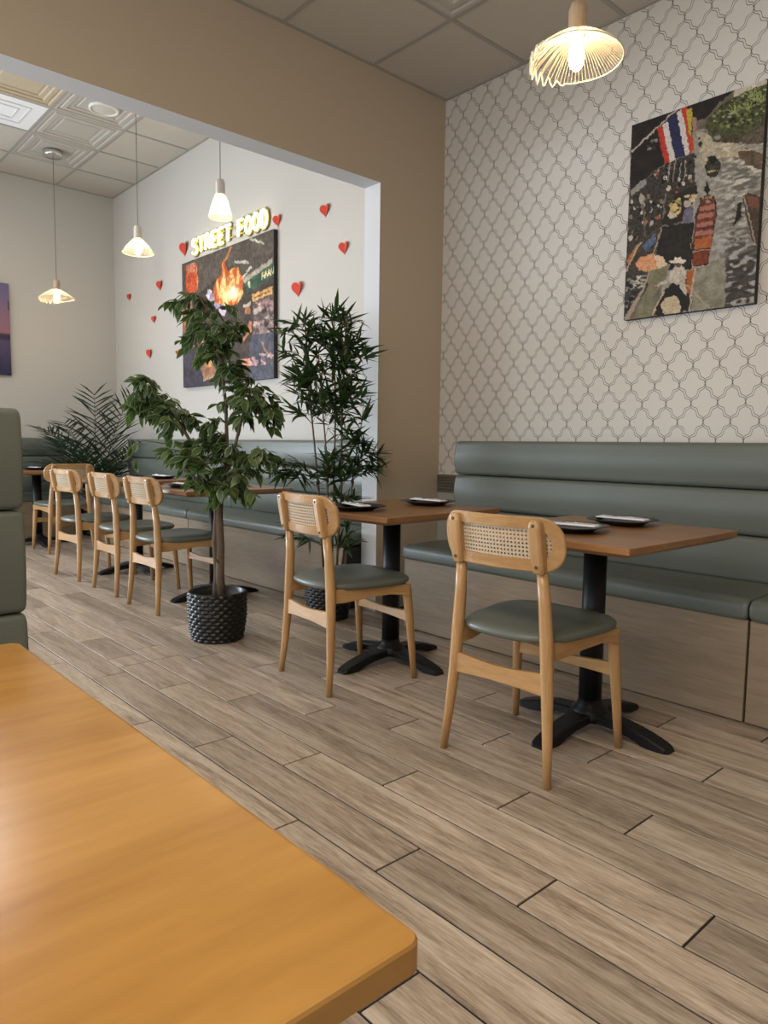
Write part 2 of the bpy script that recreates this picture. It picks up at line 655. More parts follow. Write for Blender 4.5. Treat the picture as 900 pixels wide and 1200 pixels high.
# storefront wall on the left with its window openings
wl = MB()
ops = [(-1.8, 0.45), (0.65, 2.9), (3.95, 6.1), (6.3, 8.45)]
ZS, ZT = 0.35, 2.55
wl.box(XL - 0.15, XL, YR, YF, 0, ZS).box(XL - 0.15, XL, YR, YF, ZT, C2 + 0.1)
ys = [YR] + [v for o in ops for v in o] + [YF]
for i in range(0, len(ys), 2):
    wl.box(XL - 0.15, XL, ys[i], ys[i + 1], ZS, ZT)
struct(wl.build('wall_left', M['wall_beige']))
for i, (a, c) in enumerate(ops):
    w = MB()
    for bx in ((a, a + 0.05, ZS, ZT), (c - 0.05, c, ZS, ZT), (a, c, ZS, ZS + 0.05), (a, c, ZT - 0.05, ZT), ((a + c) / 2 - 0.02, (a + c) / 2 + 0.02, ZS, ZT)):
        w.box(XL - 0.12, XL - 0.06, *bx)
    struct(w.build('window_%d' % (i + 1), M['frame']))
# ribbed rail on the right wall beside the end of the bench
t = MB()
for i in range(6):
    z = 0.752 + i * 0.0195
    t.prism([(0, z), (-0.014, z + 0.003), (-0.014, z + 0.0145), (0, z + 0.0175)], 1.0, YB, 'xz')
t.box(-0.005, 0, 1.0, YB, 0.75, 0.869)
struct(t.build('trim_1', M['ribbed'], loc=(XW, 0, 0)))

# ------------------------------------------------------------------ ceilings


def plain_tile_mesh(T):
    return MB().box(-T / 2 + .012, T / 2 - .012, -T / 2 + .012, T / 2 - .012, 0.0, 0.012).mesh('ceiling_tile', M['tile'])


def deco_tile_mesh(T, mat):
    b = MB()
    h = T / 2 - 0.012
    steps = [(h, 0.0), (h, -0.004), (h * 0.93, -0.004), (h * 0.90, 0.007), (h * 0.86, 0.007), (h * 0.84, -0.002), (h * 0.74, -0.002), (h * 0.71, 0.009),
             (h * 0.60, 0.009), (h * 0.57, 0.017), (h * 0.52, 0.017), (h * 0.50, 0.011)]
    rs = [[(-s, -s, z), (s, -s, z), (s, s, z), (-s, s, z)] for s, z in steps]
    b.rings(rs, True, False, False)
    b.add(rs[-1], [(0, 1, 2, 3)])
    return b.mesh('ceiling_tile', mat)


def ceiling(name, x1, y1, z, T, x0, y0, deco):
    slab = struct(MB().box(x0, x1, y0, y1, z + 0.05, z + 0.15).build(name, M['tile']))
    pm = plain_tile_mesh(T)
    dm = deco_tile_mesh(T, M['deco_tile'])
    gm = deco_tile_mesh(T, M['gold_tile'])
    g = MB()
    nx, ny = int((x1 - x0) / T) + 1, int((y1 - y0) / T) + 1
    for i in range(nx + 1):
        g.box(x1 - i * T - 0.013, x1 - i * T + 0.013, y0, y1, z - 0.004, z + 0.002)
    for j in range(ny + 1):
        g.box(x0, x1, y1 - j * T - 0.013, y1 - j * T + 0.013, z - 0.0045, z + 0.0015)
    g.box(x1 - 0.02, x1, y0, y1, z - 0.006, z + 0.002).box(x0, x1, y1 - 0.02, y1, z - 0.0062, z + 0.002)
    g.build('ceiling_grid', M['grid'], slab)
    for i in range(nx):
        for j in range(ny):
            cx, cy = x1 - (i + .5) * T, y1 - (j + .5) * T
            if cx < x0 or cy < y0:
                continue
            kind = deco(i, j)
            if kind is None:
                continue
            link('ceiling_tile', {'p': pm, 'd': dm, 'g': gm}[kind], slab, loc=(cx, cy, z))
    return slab


T1, T2 = 0.637, 0.660
ceiling('ceiling', XW, YB, C1, T1, XL, YR, lambda i, j: 'd' if (i, j) in ((1, 1), (3, 1), (5, 1), (1, 3), (3, 3)) else 'p')


def deco2(i, j):
    if (i, j) in ((2, 2), (3, 3)):
        return None        # light panels
    if i == 0 or j == 0:
        return 'p'
    if i == 1:
        return 'd'
    if j == 3:
        return 'g'
    return 'p'


ceiling('ceiling_rear', XW, YF, C2, T2, XL, YB2, deco2)
lp = thing('light_panel', 'square white light panel set in the rear room ceiling', 'light panel', (XW - 2.5 * T2, YF - 2.5 * T2, C2))
h = T2 / 2 - 0.015
MB().box(-h, h, -h, h, 0, 0.02).build('diffuser', M['led'], lp)
fr = MB()
for s in (0.12, 0.20):
    for a in (-1, 1):
        fr.box(-s, s, a * s - 0.008, a * s + 0.008, -0.006, 0.0).box(a * s - 0.008, a * s + 0.008, -s, s, -0.006, 0.0)
fr.build('embossed_frame', plain('panel_relief', (0.70, 0.70, 0.69), 0.6), lp)
l2 = thing('light_panel', 'bright lit square panel in the rear room ceiling, just outside the frame', 'light panel', (XW - 3.5 * T2, YF - 3.5 * T2, C2))
MB().box(-h, h, -h, h, 0, 0.02).build('diffuser', emit('led_lit', (0.95, 0.97, 1.0), 20), l2)
sp = thing('ceiling_speaker', 'round white ceiling speaker flush in the rear room ceiling', 'speaker', (2.59, 6.66, C2 + 0.026))
MB().lathe([(0.128, 0.0), (0.128, -0.03), (0.120, -0.034), (0.106, -0.034), (0.104, -0.024)], 32, caps=False).build('rim', M['white_plastic'], sp)
MB().lathe([(0.105, -0.024), (0.08, -0.030), (0.001, -0.032)], 32, caps=False).build('grille', plain('grille', (0.60, 0.58, 0.52), 0.7, bump=0.5, nscale=300), sp)


# ------------------------------------------------------------------ benches
def cushion_mesh(name, prof, L, r, mat, axis='y'):
    """closed profile in (x,z) swept along y from 0..L with softened ends"""
    cx = sum(p[0] for p in prof) / len(prof)
    cz = sum(p[1] for p in prof) / len(prof)
    hx = max(abs(p[0] - cx) for p in prof)
    hz = max(abs(p[1] - cz) for p in prof)
    rs = []
    st = [(0, 1), (0.1, 0.55), (0.3, 0.28), (0.6, 0.08), (1, 0)]
    pos = [(t * r, i * r) for t, i in st]
    pos += [(L * k / 6, 0) for k in range(1, 6)]
    pos += [(L - t * r, i * r) for t, i in reversed(st)]
    for y, ins in pos:
        kx, kz = 1 - ins / hx, 1 - ins / hz
        rs.append([(cx + (x - cx) * kx, y, cz + (z - cz) * kz) for x, z in prof])
    return MB().rings(rs, True, True, True).mesh(name, mat)


def channel_profile(x0, x1, z0, z1, r=0.03, bulge=0.012):
    """front face at x0 (smaller x), soft rounded top and bottom edges"""
    pts = [(x1, z0), (x1, z1)]
    n = 6
    for i in range(n + 1):
        a = PI / 2 + (PI / 2) * i / n
        pts.append((x0 + r + r * math.cos(a) * 1.0, z1 - r + r * math.sin(a)))
    for i in range(1, 6):
        t = i / 6
        pts.append((x0 - bulge * math.sin(PI * t), z1 - r - (z1 - z0 - 2 * r) * t))
    for i in range(n + 1):
        a = PI + (PI / 2) * i / n
        pts.append((x0 + r + r * math.cos(a), z0 + r + r * math.sin(a)))
    return pts


def make_bench(label, loc, rz, L, cat='bench', cuts=(), base_cuts=(), grp=None, front=0.716):
    """local frame: back at x=0, faces -x, runs along +y"""
    root = thing('banquette_bench', label, cat, loc, rz, grp)
    zz = [0.475, 0.684, 0.888, 1.094]
    for i in range(3):
        me = cushion_mesh('back_channel', channel_profile(-0.279, -0.17, zz[i] + 0.0015, zz[i + 1] - 0.0015, 0.026, 0.010), L, 0.02, M['leather'])
        link('back_channel', me, root)
    MB().box(-0.172, -0.002, 0.012, L - 0.012, 0.30, 1.085).build('back_frame', M['leather'], root, 0.008, 2)
    edges = [0] + list(cuts) + [L]
    for a, c in zip(edges, edges[1:]):
        prof = []
        x0, x1, z0, z1, r = -front, -0.26, 0.407, 0.492, 0.036
        prof += [(x1, z0), (x1, z1 - 0.004)]
        for i in range(1, 6):
            t = i / 6
            prof.append((x1 + (x0 + r - x1) * t, z1 - 0.004 + 0.006 * math.sin(PI * t)))
        for i in range(7):
            a2 = PI / 2 + (PI / 2) * i / 6
            prof.append((x0 + r + r * math.cos(a2), z1 - r + r * math.sin(a2)))
        for i in range(5):
            a2 = PI + (PI / 2) * i / 4
            prof.append((x0 + 0.02 + 0.02 * math.cos(a2), z0 + 0.02 + 0.02 * math.sin(a2)))
        me = cushion_mesh('seat_cushion', prof, c - a - 0.003, 0.022, M['leather'])
        link('seat_cushion', me, root, loc=(0, a + 0.0015, 0))
    edges = [0] + list(base_cuts) + [L]
    for a, c in zip(edges, edges[1:]):
        MB().box(-front + 0.02, -front + 0.045, a + 0.0035, c - 0.0035, 0.006, 0.408).build('base_panel', M['laminate'], root, 0.002, 1)
    MB().box(-front + 0.045, -0.01, 0.001, L - 0.001, 0.0, 0.40).build('base_box', M['canvas_edge'], root)
    return root


make_bench('long sage green banquette bench on wood base under the trellis wallpaper', (XW, 1.0745, 0), 0, 2.997 - 1.0745)
make_bench('end banquette bench unit cut off by the right edge of the photo', (XW, -1.2, 0), 0, 1.0725 + 1.2)
make_bench('rear room banquette bench beside the jamb behind the bamboo', (XW, YB2 + 0.005, 0), 0, 5.69 - YB2 - 0.005)
make_bench('rear room banquette bench below the fire picture ending at the palm', (XW, 5.692, 0), 0, 7.94 - 5.692)
make_bench('short banquette bench against the back wall left of the palm', (2.83, YF, 0), PI / 2, 2.6)

bo = thing('booth_seat', 'tall grey green booth back beside the honey wood table, left edge', 'bench', (0, 0, 0))
zs = [0.10, 0.309, 0.515, 0.722, 0.925, 1.122]
bL = 1.3
for i in range(5):
    me = cushion_mesh('back_channel', channel_profile(0, 0.10, zs[i] + 0.001, zs[i + 1] - 0.0005, 0.014, 0.006), bL, 0.010, M['leather'])
    link('back_channel', me, bo, loc=(0.41, 1.5, 0), rot=(0, 0, PI / 2))
MB().box(0.41 - bL + .01, 0.40, 1.595, 1.66, 0.0, 1.112).build('back_frame', M['leather'], bo, 0.01, 2)
MB().box(0.41 - bL + .01, 0.40, 1.655, 2.08, 0.40, 0.49).build('seat_cushion', M['leather'], bo, 0.03, 3)
MB().box(0.41 - bL + .02, 0.39, 1.52, 2.05, 0.0, 0.40).build('base_box', M['laminate'], bo)


# ------------------------------------------------------------------ chairs
def build_chair(label):
    root = thing('cane_back_chair', label, 'chair')
    wz, wy, wx = M['chair_wood'], M['chair_wood_y'], M['chair_wood_x']
    # backrest sheet bent on an arc, centre at rear, ends forward
    RAD, XC = 0.52, -0.237

    def bend(s, z, off):
        a = s / RAD
        lean = -(z - 0.68) * 0.16
        return (XC + RAD - (RAD - off) * math.cos(a) + lean, (RAD - off) * math.sin(a), z)
    outer = rrect(0.476, 0.174, 0.078, 10, 0, 0.760)
    inner = rrect(0.392, 0.098, 0.046, 10, 0, 0.762)
    n = len(outer)
    # resample straight runs so the sheet follows the arc

    def dens(poly):
        out = []
        for i, p in enumerate(poly):
            q = poly[(i + 1) % len(poly)]
            k = 10 if i % 11 == 10 else 1
            for j in range(k):
                out.append((p[0] + (q[0] - p[0]) * j / k, p[1] + (q[1] - p[1]) * j / k))
        return out
    outer, inner = dens(outer), dens(inner)
    rs = []
    for poly, off in ((inner, 0.004), (inner, 0.0185), (outer, 0.019), (outer, 0.0225)):
        pass
    h = 0.011

    def shrink(poly, d):
        return [(x * (1 - d / 0.23), 0.762 + (z - 0.762) * (1 - d / 0.085)) for x, z in poly]
    loops = [(inner, -h), (shrink(outer, 0.004), -h), (outer, -h + 0.004), (outer, h - 0.004), (shrink(outer, 0.004), h), (inner, h), (inner, -h)]
    rs = [[bend(s, z, off) for s, z in poly] for poly, off in loops]
    MB().rings(rs, True, False, False).build('backrest', wy, root)
    br = root.children[0]
    for p in br.data.polygons:
        p.use_smooth = False
    # woven cane: perforated sheet
    cn = MB()
    P = 0.0128
    for i in range(-17, 18):
        for j in range(-5, 6):
            cx, cz = i * P, 0.762 + j * P
            dx, dz = max(0, abs(cx) - (0.196 - 0.046)), max(0, abs(cz - 0.762) - (0.049 - 0.046))
            if math.hypot(dx, dz) > 0.056:
                continue
            q = P / 2
            sq = [(q, 0), (q, q), (0, q), (-q, q), (-q, 0), (-q, -q), (0, -q), (q, -q)]
            hr = 0.0036
            hole = [(hr * math.cos(k * PI / 4), hr * math.sin(k * PI / 4)) for k in range(8)]
            a1 = [bend(cx + x, cz + z, 0.001) for x, z in sq]
            a2 = [bend(cx + x, cz + z, 0.0022 if k % 2 else 0.0004) for k, (x, z) in enumerate(hole)]
            a3 = [bend(cx + x, cz + z, -0.001) for x, z in sq]
            a4 = [bend(cx + x, cz + z, -0.0004 if k % 2 else -0.0022) for k, (x, z) in enumerate(hole)]
            cn.rings([a1, a2], True, False, False)
            cn.rings([a3, a4], True, False, False)
    cn.build('cane_panel', M['cane'], root)
    for s in (-1, 1):
        # rear leg runs up into the post block behind the backrest
        pts = [(-0.228, s * 0.2105, 0.0), (-0.215, s * 0.198, 0.15), (-0.206, s * 0.186, 0.30), (-0.203, s * 0.177, 0.44), (-0.205, s * 0.167, 0.57), (-0.215, s * 0.158, 0.685)]
        MB().tube(pts, [0.0135, 0.0165, 0.020, 0.0225, 0.0205, 0.0175], 12, up=(1, 0, 0)).build('leg', wz, root)
        pb = MB()
        rs = []
        for (z, hw, d0, d1) in ((0.668, 0.013, -0.012, 0.010), (0.674, 0.019, -0.020, 0.012), (0.70, 0.021, -0.024, 0.012), (0.76, 0.022, -0.026, 0.012), (0.816, 0.022, -0.025, 0.012), (0.832, 0.019, -0.021, 0.010), (0.840, 0.012, -0.014, 0.004)):
            c = 0.007 if hw > 0.015 else 0.004
            y0 = s * (0.1585 - (z - 0.68) * 0.02)
            ctr = bend(y0, z, -0.011)
            xx = ctr[0]
            rs.append([(xx + d1, y0 - hw, z), (xx + d1, y0 + hw, z), (xx + d0 + c, y0 + hw, z), (xx + d0, y0 + hw - c, z), (xx + d0, y0 - hw + c, z), (xx + d0 + c, y0 - hw, z)])
        pb.rings(rs, True, True, False)
        blk = pb.build('post_block', wz, root, 0.003, 2)
        for z in (0.693, 0.822):
            y0 = s * (0.1585 - (z - 0.68) * 0.02)
            xx = bend(y0, z, -0.011)[0] - 0.024
            rr = [[(xx + dx, y0 + r * math.cos(k * PI / 4), z + r * math.sin(k * PI / 4)) for k in range(8)] for dx, r in ((0.004, 0.0055), (-0.002, 0.0055), (-0.003, 0.004))]
            MB().rings(rr, True, True, False).build('screw', M['screw'], blk)
        # front leg
        pts = [(0.226, s * 0.2185, 0.0), (0.214, s * 0.211, 0.15), (0.203, s * 0.203, 0.30), (0.194, s * 0.196, 0.40), (0.190, s * 0.194, 0.432)]
        MB().tube(pts, [0.013, 0.0165, 0.020, 0.0225, 0.023], 12, up=(1, 0, 0)).build('leg', wz, root)
        # side rail, deeper at the rear leg and arched towards the front
        poly = [(-0.205, 0.385), (-0.13, 0.385), (-0.02, 0.396), (0.09, 0.402), (0.15, 0.394), (0.19, 0.380), (0.192, 0.440), (0.10, 0.444), (-0.05, 0.444), (-0.205, 0.446)]
        rail = MB()
        n = len(poly)
        v0 = [(x, s * (0.168 + 0.045 * (x + 0.2) / 0.4 - 0.010 + 0.0), z) for x, z in poly]
        v1 = [(x, s * (0.168 + 0.045 * (x + 0.2) / 0.4 + 0.010), z) for x, z in poly]
        rail.add(v0 + v1, [tuple(range(n)), tuple(range(2 * n - 1, n - 1, -1))] + [(i, n + i, n + (i + 1) % n, (i + 1) % n) for i in range(n)])
        rail.build('side_rail', wx, root, 0.003, 2)
    # seat
    prof = []
    N = 48

    def outline(a, k):
        ca, sa = math.cos(a), math.sin(a)
        e = 2 / 3.5
        x = math.copysign(abs(ca) ** e, ca)
        y = math.copysign(abs(sa) ** e, sa)
        hw = 0.222 + 0.027 * x
        return (0.010 + 0.232 * x * k - (0.012 if x < 0 else 0) * (1 - abs(y)) * k, hw * y * k)
    rs = []
    for k, z in ((0.90, 0.438), (0.965, 0.440), (0.995, 0.448), (1.0, 0.456), (0.985, 0.464), (0.95, 0.470), (0.86, 0.4755), (0.6, 0.479), (0.3, 0.478), (0.04, 0.4775)):
        rs.append([(*outline(2 * PI * i / N, k), z + 0.010 * max(0, outline(2 * PI * i / N, k)[0]) / 0.22 * 0.4) for i in range(N)])
    MB().rings(rs, True, True, True).build('seat', M['leather'], root)
    # rails between the legs

    def cross(name, x, yh, z0, z1, sag, th=0.009, lean=0):
        b = MB()
        rs = []
        for i in range(13):
            t = -1 + i / 6
            y = yh * t
            k = sag * (1 - t * t)
            rs.append([(x - th, y, z0 + k * 0.55), (x + th, y, z0 + k * 0.55), (x + th, y, z1 - sag * 0.9 * (1 - t * t) ** 2), (x - th, y, z1 - sag * 0.9 * (1 - t * t) ** 2)])
        b.rings(rs, True, True, False).build(name, wy, root, 0.002, 1)
    cross('stretcher', -0.207, 0.186, 0.280, 0.352, 0.014)
    cross('stretcher', 0.203, 0.203, 0.262, 0.312, 0.012)
    cross('seat_rail', 0.185, 0.190, 0.395, 0.440, 0.0)
    return root


chair = build_chair('cane backed wooden chair nearest the camera, drawn up to the foreground table')
G = 'cane back chairs'
chair['group'] = G
chair.location = (2.045, 1.478, 0)
chair.rotation_euler = (0, 0, math.radians(3.2))
for (x, y, a, lab) in (
        (2.058, 2.53, -5.5, 'cane backed wooden chair in front of the bamboo pot, second from the camera'),
        (2.100, 4.36, 1.0, 'cane backed wooden chair just left of the ficus trunk'),
        (2.120, 5.04, 0.0, 'cane backed wooden chair in the middle of the rear row of three'),
        (2.095, 5.77, 5.0, 'cane backed wooden chair farthest along the rear row of three'),
        (2.345, 7.27, 90.0, 'cane backed wooden chair facing the back wall at the farthest table')):
    o = copy_tree(chair)
    o.location = (x, y, 0)
    o.rotation_euler = (0, 0, math.radians(a))
    o['label'] = lab


# ------------------------------------------------------------------ tables
def build_table(label, sx=0.79, sy=0.71, top=None, zt=0.76, th=0.036):
    root = thing('pedestal_table', label, 'table')
    tp = MB()
    hx, hy = sx / 2, sy / 2

    def ring(d, z):
        return [(px, py, z) for px, py in rrect(sx - 2 * d, sy - 2 * d, 0.006, 3)]
    tp.rings([ring(0.024, zt - th), ring(0.0, zt - th + 0.014), ring(0.0, zt - 0.003), ring(0.003, zt)], True, True, False)
    tp.build('tabletop', top or M['top_wood'], root)
    MB().lathe([(0.043, 0.07), (0.043, zt - th - 0.012)], 24).build('column', M['black_iron'], root)
    MB().lathe([(0.11, zt - th - 0.014), (0.13, zt - th - 0.006), (0.13, zt - th)], 24).build('mounting_plate', M['black_iron'], root)
    MB().lathe([(0.075, 0.035), (0.078, 0.055), (0.062, 0.078), (0.048, 0.09), (0.043, 0.11)], 24).build('hub', M['black_iron'], root)
    arm = MB()
    rs = []
    for (x, hw, z0, z1) in ((0.0, 0.044, 0.036, 0.066), (0.07, 0.044, 0.036, 0.066), (0.15, 0.040, 0.028, 0.060), (0.21, 0.038, 0.014, 0.050), (0.25, 0.038, 0.0, 0.040), (0.295, 0.037, 0.0, 0.026), (0.318, 0.033, 0.0, 0.017), (0.330, 0.022, 0.0, 0.010)):
        rs.append([(x, -hw, z0), (x, hw, z0), (x, hw * 0.97, z1 - 0.006), (x, hw * 0.8, z1), (x, -hw * 0.8, z1), (x, -hw * 0.97, z1 - 0.006)])
    am = arm.rings(rs, True, True, False).mesh('base_arm', M['black_iron'])
    for k in range(4):
        link('base_arm', am, root, rot=(0, 0, k * PI / 2))
    return root


TG = 'pedestal tables along the banquettes'
tb = build_table('square brown pedestal table nearest the camera, with two black plates')
tb['group'] = TG
tb.location = (2.382, 1.455, 0)
for (x, y, a, lab) in (
        (2.368, 2.57, 3.0, 'square brown pedestal table between the bamboo and the nearest table'),
        (2.43, 4.43, 0, 'square brown pedestal table behind the ficus trunk'),
        (2.43, 5.73, 0, 'square brown pedestal table behind the rear row of chairs, toward the palm'),
        (2.28, 7.86, 0, 'square brown pedestal table by the back wall bench')):
    o = copy_tree(tb)
    o.location = (x, y, 0)
    o.rotation_euler = (0, 0, math.radians(a))
    o['label'] = lab
nt = thing('pedestal_table', 'honey coloured wooden table filling the lower left foreground', 'table', (-0.145, 0.72, 0))
b = MB()
sx, sy = 0.89, 0.86


def _ring(d, z):
    return [(px, py, z) for px, py in rrect(sx - 2 * d, sy - 2 * d, 0.011, 5)]


b.rings([_ring(0.022, 0.722), _ring(0.002, 0.738), _ring(0.0, 0.740), _ring(0.0, 0.757), _ring(0.0012, 0.7592), _ring(0.004, 0.76)], True, True, False)
b.build('tabletop', M['near_wood'], nt)
for ch in tb.children:
    if ch.name.split('.')[0] != 'tabletop':
        c = ch.copy()
        C.objects.link(c)
        c.parent = nt
        c.rotation_euler = ch.rotation_euler


# ------------------------------------------------------------------ plates with napkin and fork
def build_plate():
    root = thing('plate', '', 'plate')
    N = 48
    rs = []
    for (r, z) in ((0.070, 0.0), (0.074, 0.003), (0.098, 0.015), (0.122, 0.020), (0.124, 0.022), (0.120, 0.0235), (0.096, 0.019), (0.078, 0.007), (0.02, 0.006)):
        ring = []
        for i in range(N):
            a = 2 * PI * i / N
            ca, sa = math.cos(a), math.sin(a)
            e = 2 / 3.4
            ring.append((r * math.copysign(abs(ca) ** e, ca), r * math.copysign(abs(sa) ** e, sa), z))
        rs.append(ring)
    MB().rings(rs, True, True, True).build('dish', M['black_plate'], root)
    nk = MB()
    for (z, w, l, a) in ((0.0235, 0.052, 0.205, 0.0), (0.0262, 0.048, 0.19, 0.05)):
        ca, sa = math.cos(a), math.sin(a)
        pts = [(x * ca - y * sa, x * sa + y * ca) for x, y in ((-w / 2, -l / 2), (w / 2, -l / 2), (w / 2, l / 2), (-w / 2, l / 2))]
        nk.prism(pts, z, z + 0.0026, 'xy')
    nk.build('napkin', M['napkin'], root)
    fk = MB()
    fk.tube([(0.004, -0.08, 0.032), (0.0, 0.0, 0.031), (0.0, 0.03, 0.031)], [0.005, 0.003, 0.003], 6, flat=0.4)
    fk.prism([(-0.010, 0.03), (0.010, 0.03), (0.011, 0.05), (-0.011, 0.05)], 0.030, 0.0325, 'xy')
    for k in range(4):
        x = -0.0095 + k * 0.0063
        fk.box(x - 0.0014, x + 0.0014, 0.05, 0.085, 0.030, 0.032)
    fk.build('fork', M['steel'], root)
    return root


pl = build_plate()
PLATES = [(2.60, 1.475, 0.05, 'black square plate with napkin on the nearest table, bench side'),
          (2.235, 1.47, 0.15, 'black square plate with napkin on the nearest table, half behind the chair back'),
          (2.62, 2.575, 0.1, 'black square plate with napkin on the table before the jamb, bench side'),
          (2.13, 2.56, -0.25, 'black square plate with napkin on the table before the jamb, chair side'),
          (2.235, 4.50, 0.1, 'black plate on the table behind the ficus trunk'),
          (2.62, 5.68, 0.1, 'black plate on the rear row table toward the palm'),
          (2.30, 7.98, 0.1, 'black plate on the farthest table by the back wall bench')]
for i, (x, y, a, lab) in enumerate(PLATES):
    o = pl if i == 0 else copy_tree(pl)
    o.location = (x, y, 0.76)
    o.rotation_euler = (0, 0, a)
    o['label'] = lab
    o['group'] = 'black plates'


# ------------------------------------------------------------------ woven pots
def woven_pot(R, Hh, parent):
    b = MB()
    rows, seg = 13, 100
    rs = []
    sub = 5
    for j in range(rows * sub + 1):
        t = j / (rows * sub)
        z = Hh * t
        base = R * (0.83 + 0.17 * min(1, t * 1.9) ** 0.7 - 0.02 * t)
        row = min(rows - 1, int(t * rows))
        fr = (t * rows) % 1.0
        ring = []
        for i in range(seg):
            ph = (i * 0.4 + row) * PI
            wv = 0.5 + 0.5 * math.cos(ph)
            bump = 0.013 * wv * math.sin(PI * min(max(fr, 0.02), 0.98)) ** 0.7
            if t >= 0.985:
                bump = 0.004
            a = 2 * PI * i / seg
            r = base + bump
            ring.append((r * math.cos(a), r * math.sin(a), z))
        rs.append(ring)
    last = rs[-1]
    for k, z in ((0.96, Hh + 0.004), (0.92, Hh - 0.002), (0.90, Hh - 0.05)):
        rs.append([(x * k, y * k, z) for x, y, _ in last])
    b.rings(rs, True, True, True).build('woven_basket', M['pot'], parent)
    MB().lathe([(R * 0.90, Hh - 0.045), (R * 0.5, Hh - 0.04), (0.005, Hh - 0.036)], 24, caps=False).build('soil', M['soil'], parent)


# ------------------------------------------------------------------ leaves
def leaf_mesh(name, L, Wd, mat, droop=0.15, prof=None, fold=0.25):
    prof = prof or [(0.0, 0.05), (0.18, 0.62), (0.42, 1.0), (0.68, 0.75), (0.88, 0.28), (1.0, 0.0)]
    vs, fs, rim = [], [], []
    for t, w in prof:
        z = -droop * L * t * t
        hw = Wd / 2 * w
        vs += [(t * L, -hw, z + fold * hw), (t * L, 0, z), (t * L, hw, z + fold * hw)]
        rim += [1.0, 0.0, 1.0]
    for k in range(len(prof) - 1):
        a = k * 3
        fs += [(a, a + 3, a + 4, a + 1), (a + 1, a + 4, a + 5, a + 2)]
    me = bpy.data.meshes.new(name)
    me.from_pydata(vs, [], fs)
    at = me.attributes.new('rim', 'FLOAT', 'POINT')
    at.data.foreach_set('value', rim)
    me.materials.append(mat)
    me.polygons.foreach_set('use_smooth', [True] * len(fs))
    return me


def orient(p, d, roll=0.0, s=1.0):
    d = Vector(d).normalized()
    up = Vector((0, 0, 1))
    if abs(d.z) > 0.95:
        up = Vector((random.uniform(-1, 1), random.uniform(-1, 1), 0.2))
    y = up.cross(d).normalized()
    z = d.cross(y)
    m = Matrix(((d.x, y.x, z.x, 0), (d.y, y.y, z.y, 0), (d.z, y.z, z.z, 0), (0, 0, 0, 1)))
    return Matrix.Translation(p) @ m @ Matrix.Rotation(roll, 4, 'X') @ Matrix.Diagonal((s, s, s, 1))


def put_leaves(root, meshes, mats, limit=300, stuffname='leaf_mass'):
    """first `limit` placements as parts, the others joined into one part"""
    order = list(range(len(mats)))
    for i in order[:limit]:
        o = bpy.data.objects.new('leaf', meshes[i % len(meshes)])
        C.objects.link(o)
        o.parent = root
        o.matrix_local = mats[i]
    if len(order) > limit:
        vs, fs, rim = [], [], []
        for i in order[limit:]:
            me = meshes[i % len(meshes)]
            o0 = len(vs)
            vs += [tuple(mats[i] @ v.co) for v in me.vertices]
            fs += [tuple(k + o0 for k in p.vertices) for p in me.polygons]
            rim += [d.value for d in me.attributes['rim'].data]
        me = bpy.data.meshes.new(stuffname)
        me.from_pydata(vs, [], fs)
        at = me.attributes.new('rim', 'FLOAT', 'POINT')
        at.data.foreach_set('value', rim)
        me.materials.append(meshes[0].materials[0])
        me.polygons.foreach_set('use_smooth', [True] * len(fs))
        o = link(stuffname, me, root)
        o['kind'] = 'stuff'


# camera right/forward directions on the floor, used only to lay out which way a plant's branches grow
RT = Vector((math.cos(YAW), -math.sin(YAW), 0))
FW = Vector((math.sin(YAW), math.cos(YAW), 0))

# ---- ficus
rnd = random.Random(11)
FIC = Vector((1.905, 3.46, 0))
fic = thing('potted_ficus', 'leafy ficus tree in a black woven pot standing between the rooms', 'potted plant', FIC)
woven_pot(0.152, 0.262, fic)
tk = MB()
tk.tube([(0.02, -0.01, 0.20), (0.015, -0.005, 0.35), (0.022, 0, 0.5), (0.018, 0.005, 0.66), (0.02, 0, 0.80)], [0.026, 0.023, 0.022, 0.021, 0.02], 10)
tk.tube([(-0.012, 0.006, 0.20), (0.005, 0.016, 0.36), (-0.004, 0.02, 0.52), (0.004, 0.012, 0.68), (-0.02, 0.0, 0.82)], [0.016, 0.014, 0.013, 0.012, 0.011], 8)
tk.tube([(0.0, -0.016, 0.42), (-0.03, -0.03, 0.45), (-0.018, -0.02, 0.475)], [0.004, 0.003, 0.003], 5)
tk.build('trunk', M['trunk'], fic)
brn = MB()


def P3(rt, fw, z):
    return RT * rt + FW * fw + Vector((0, 0, z))


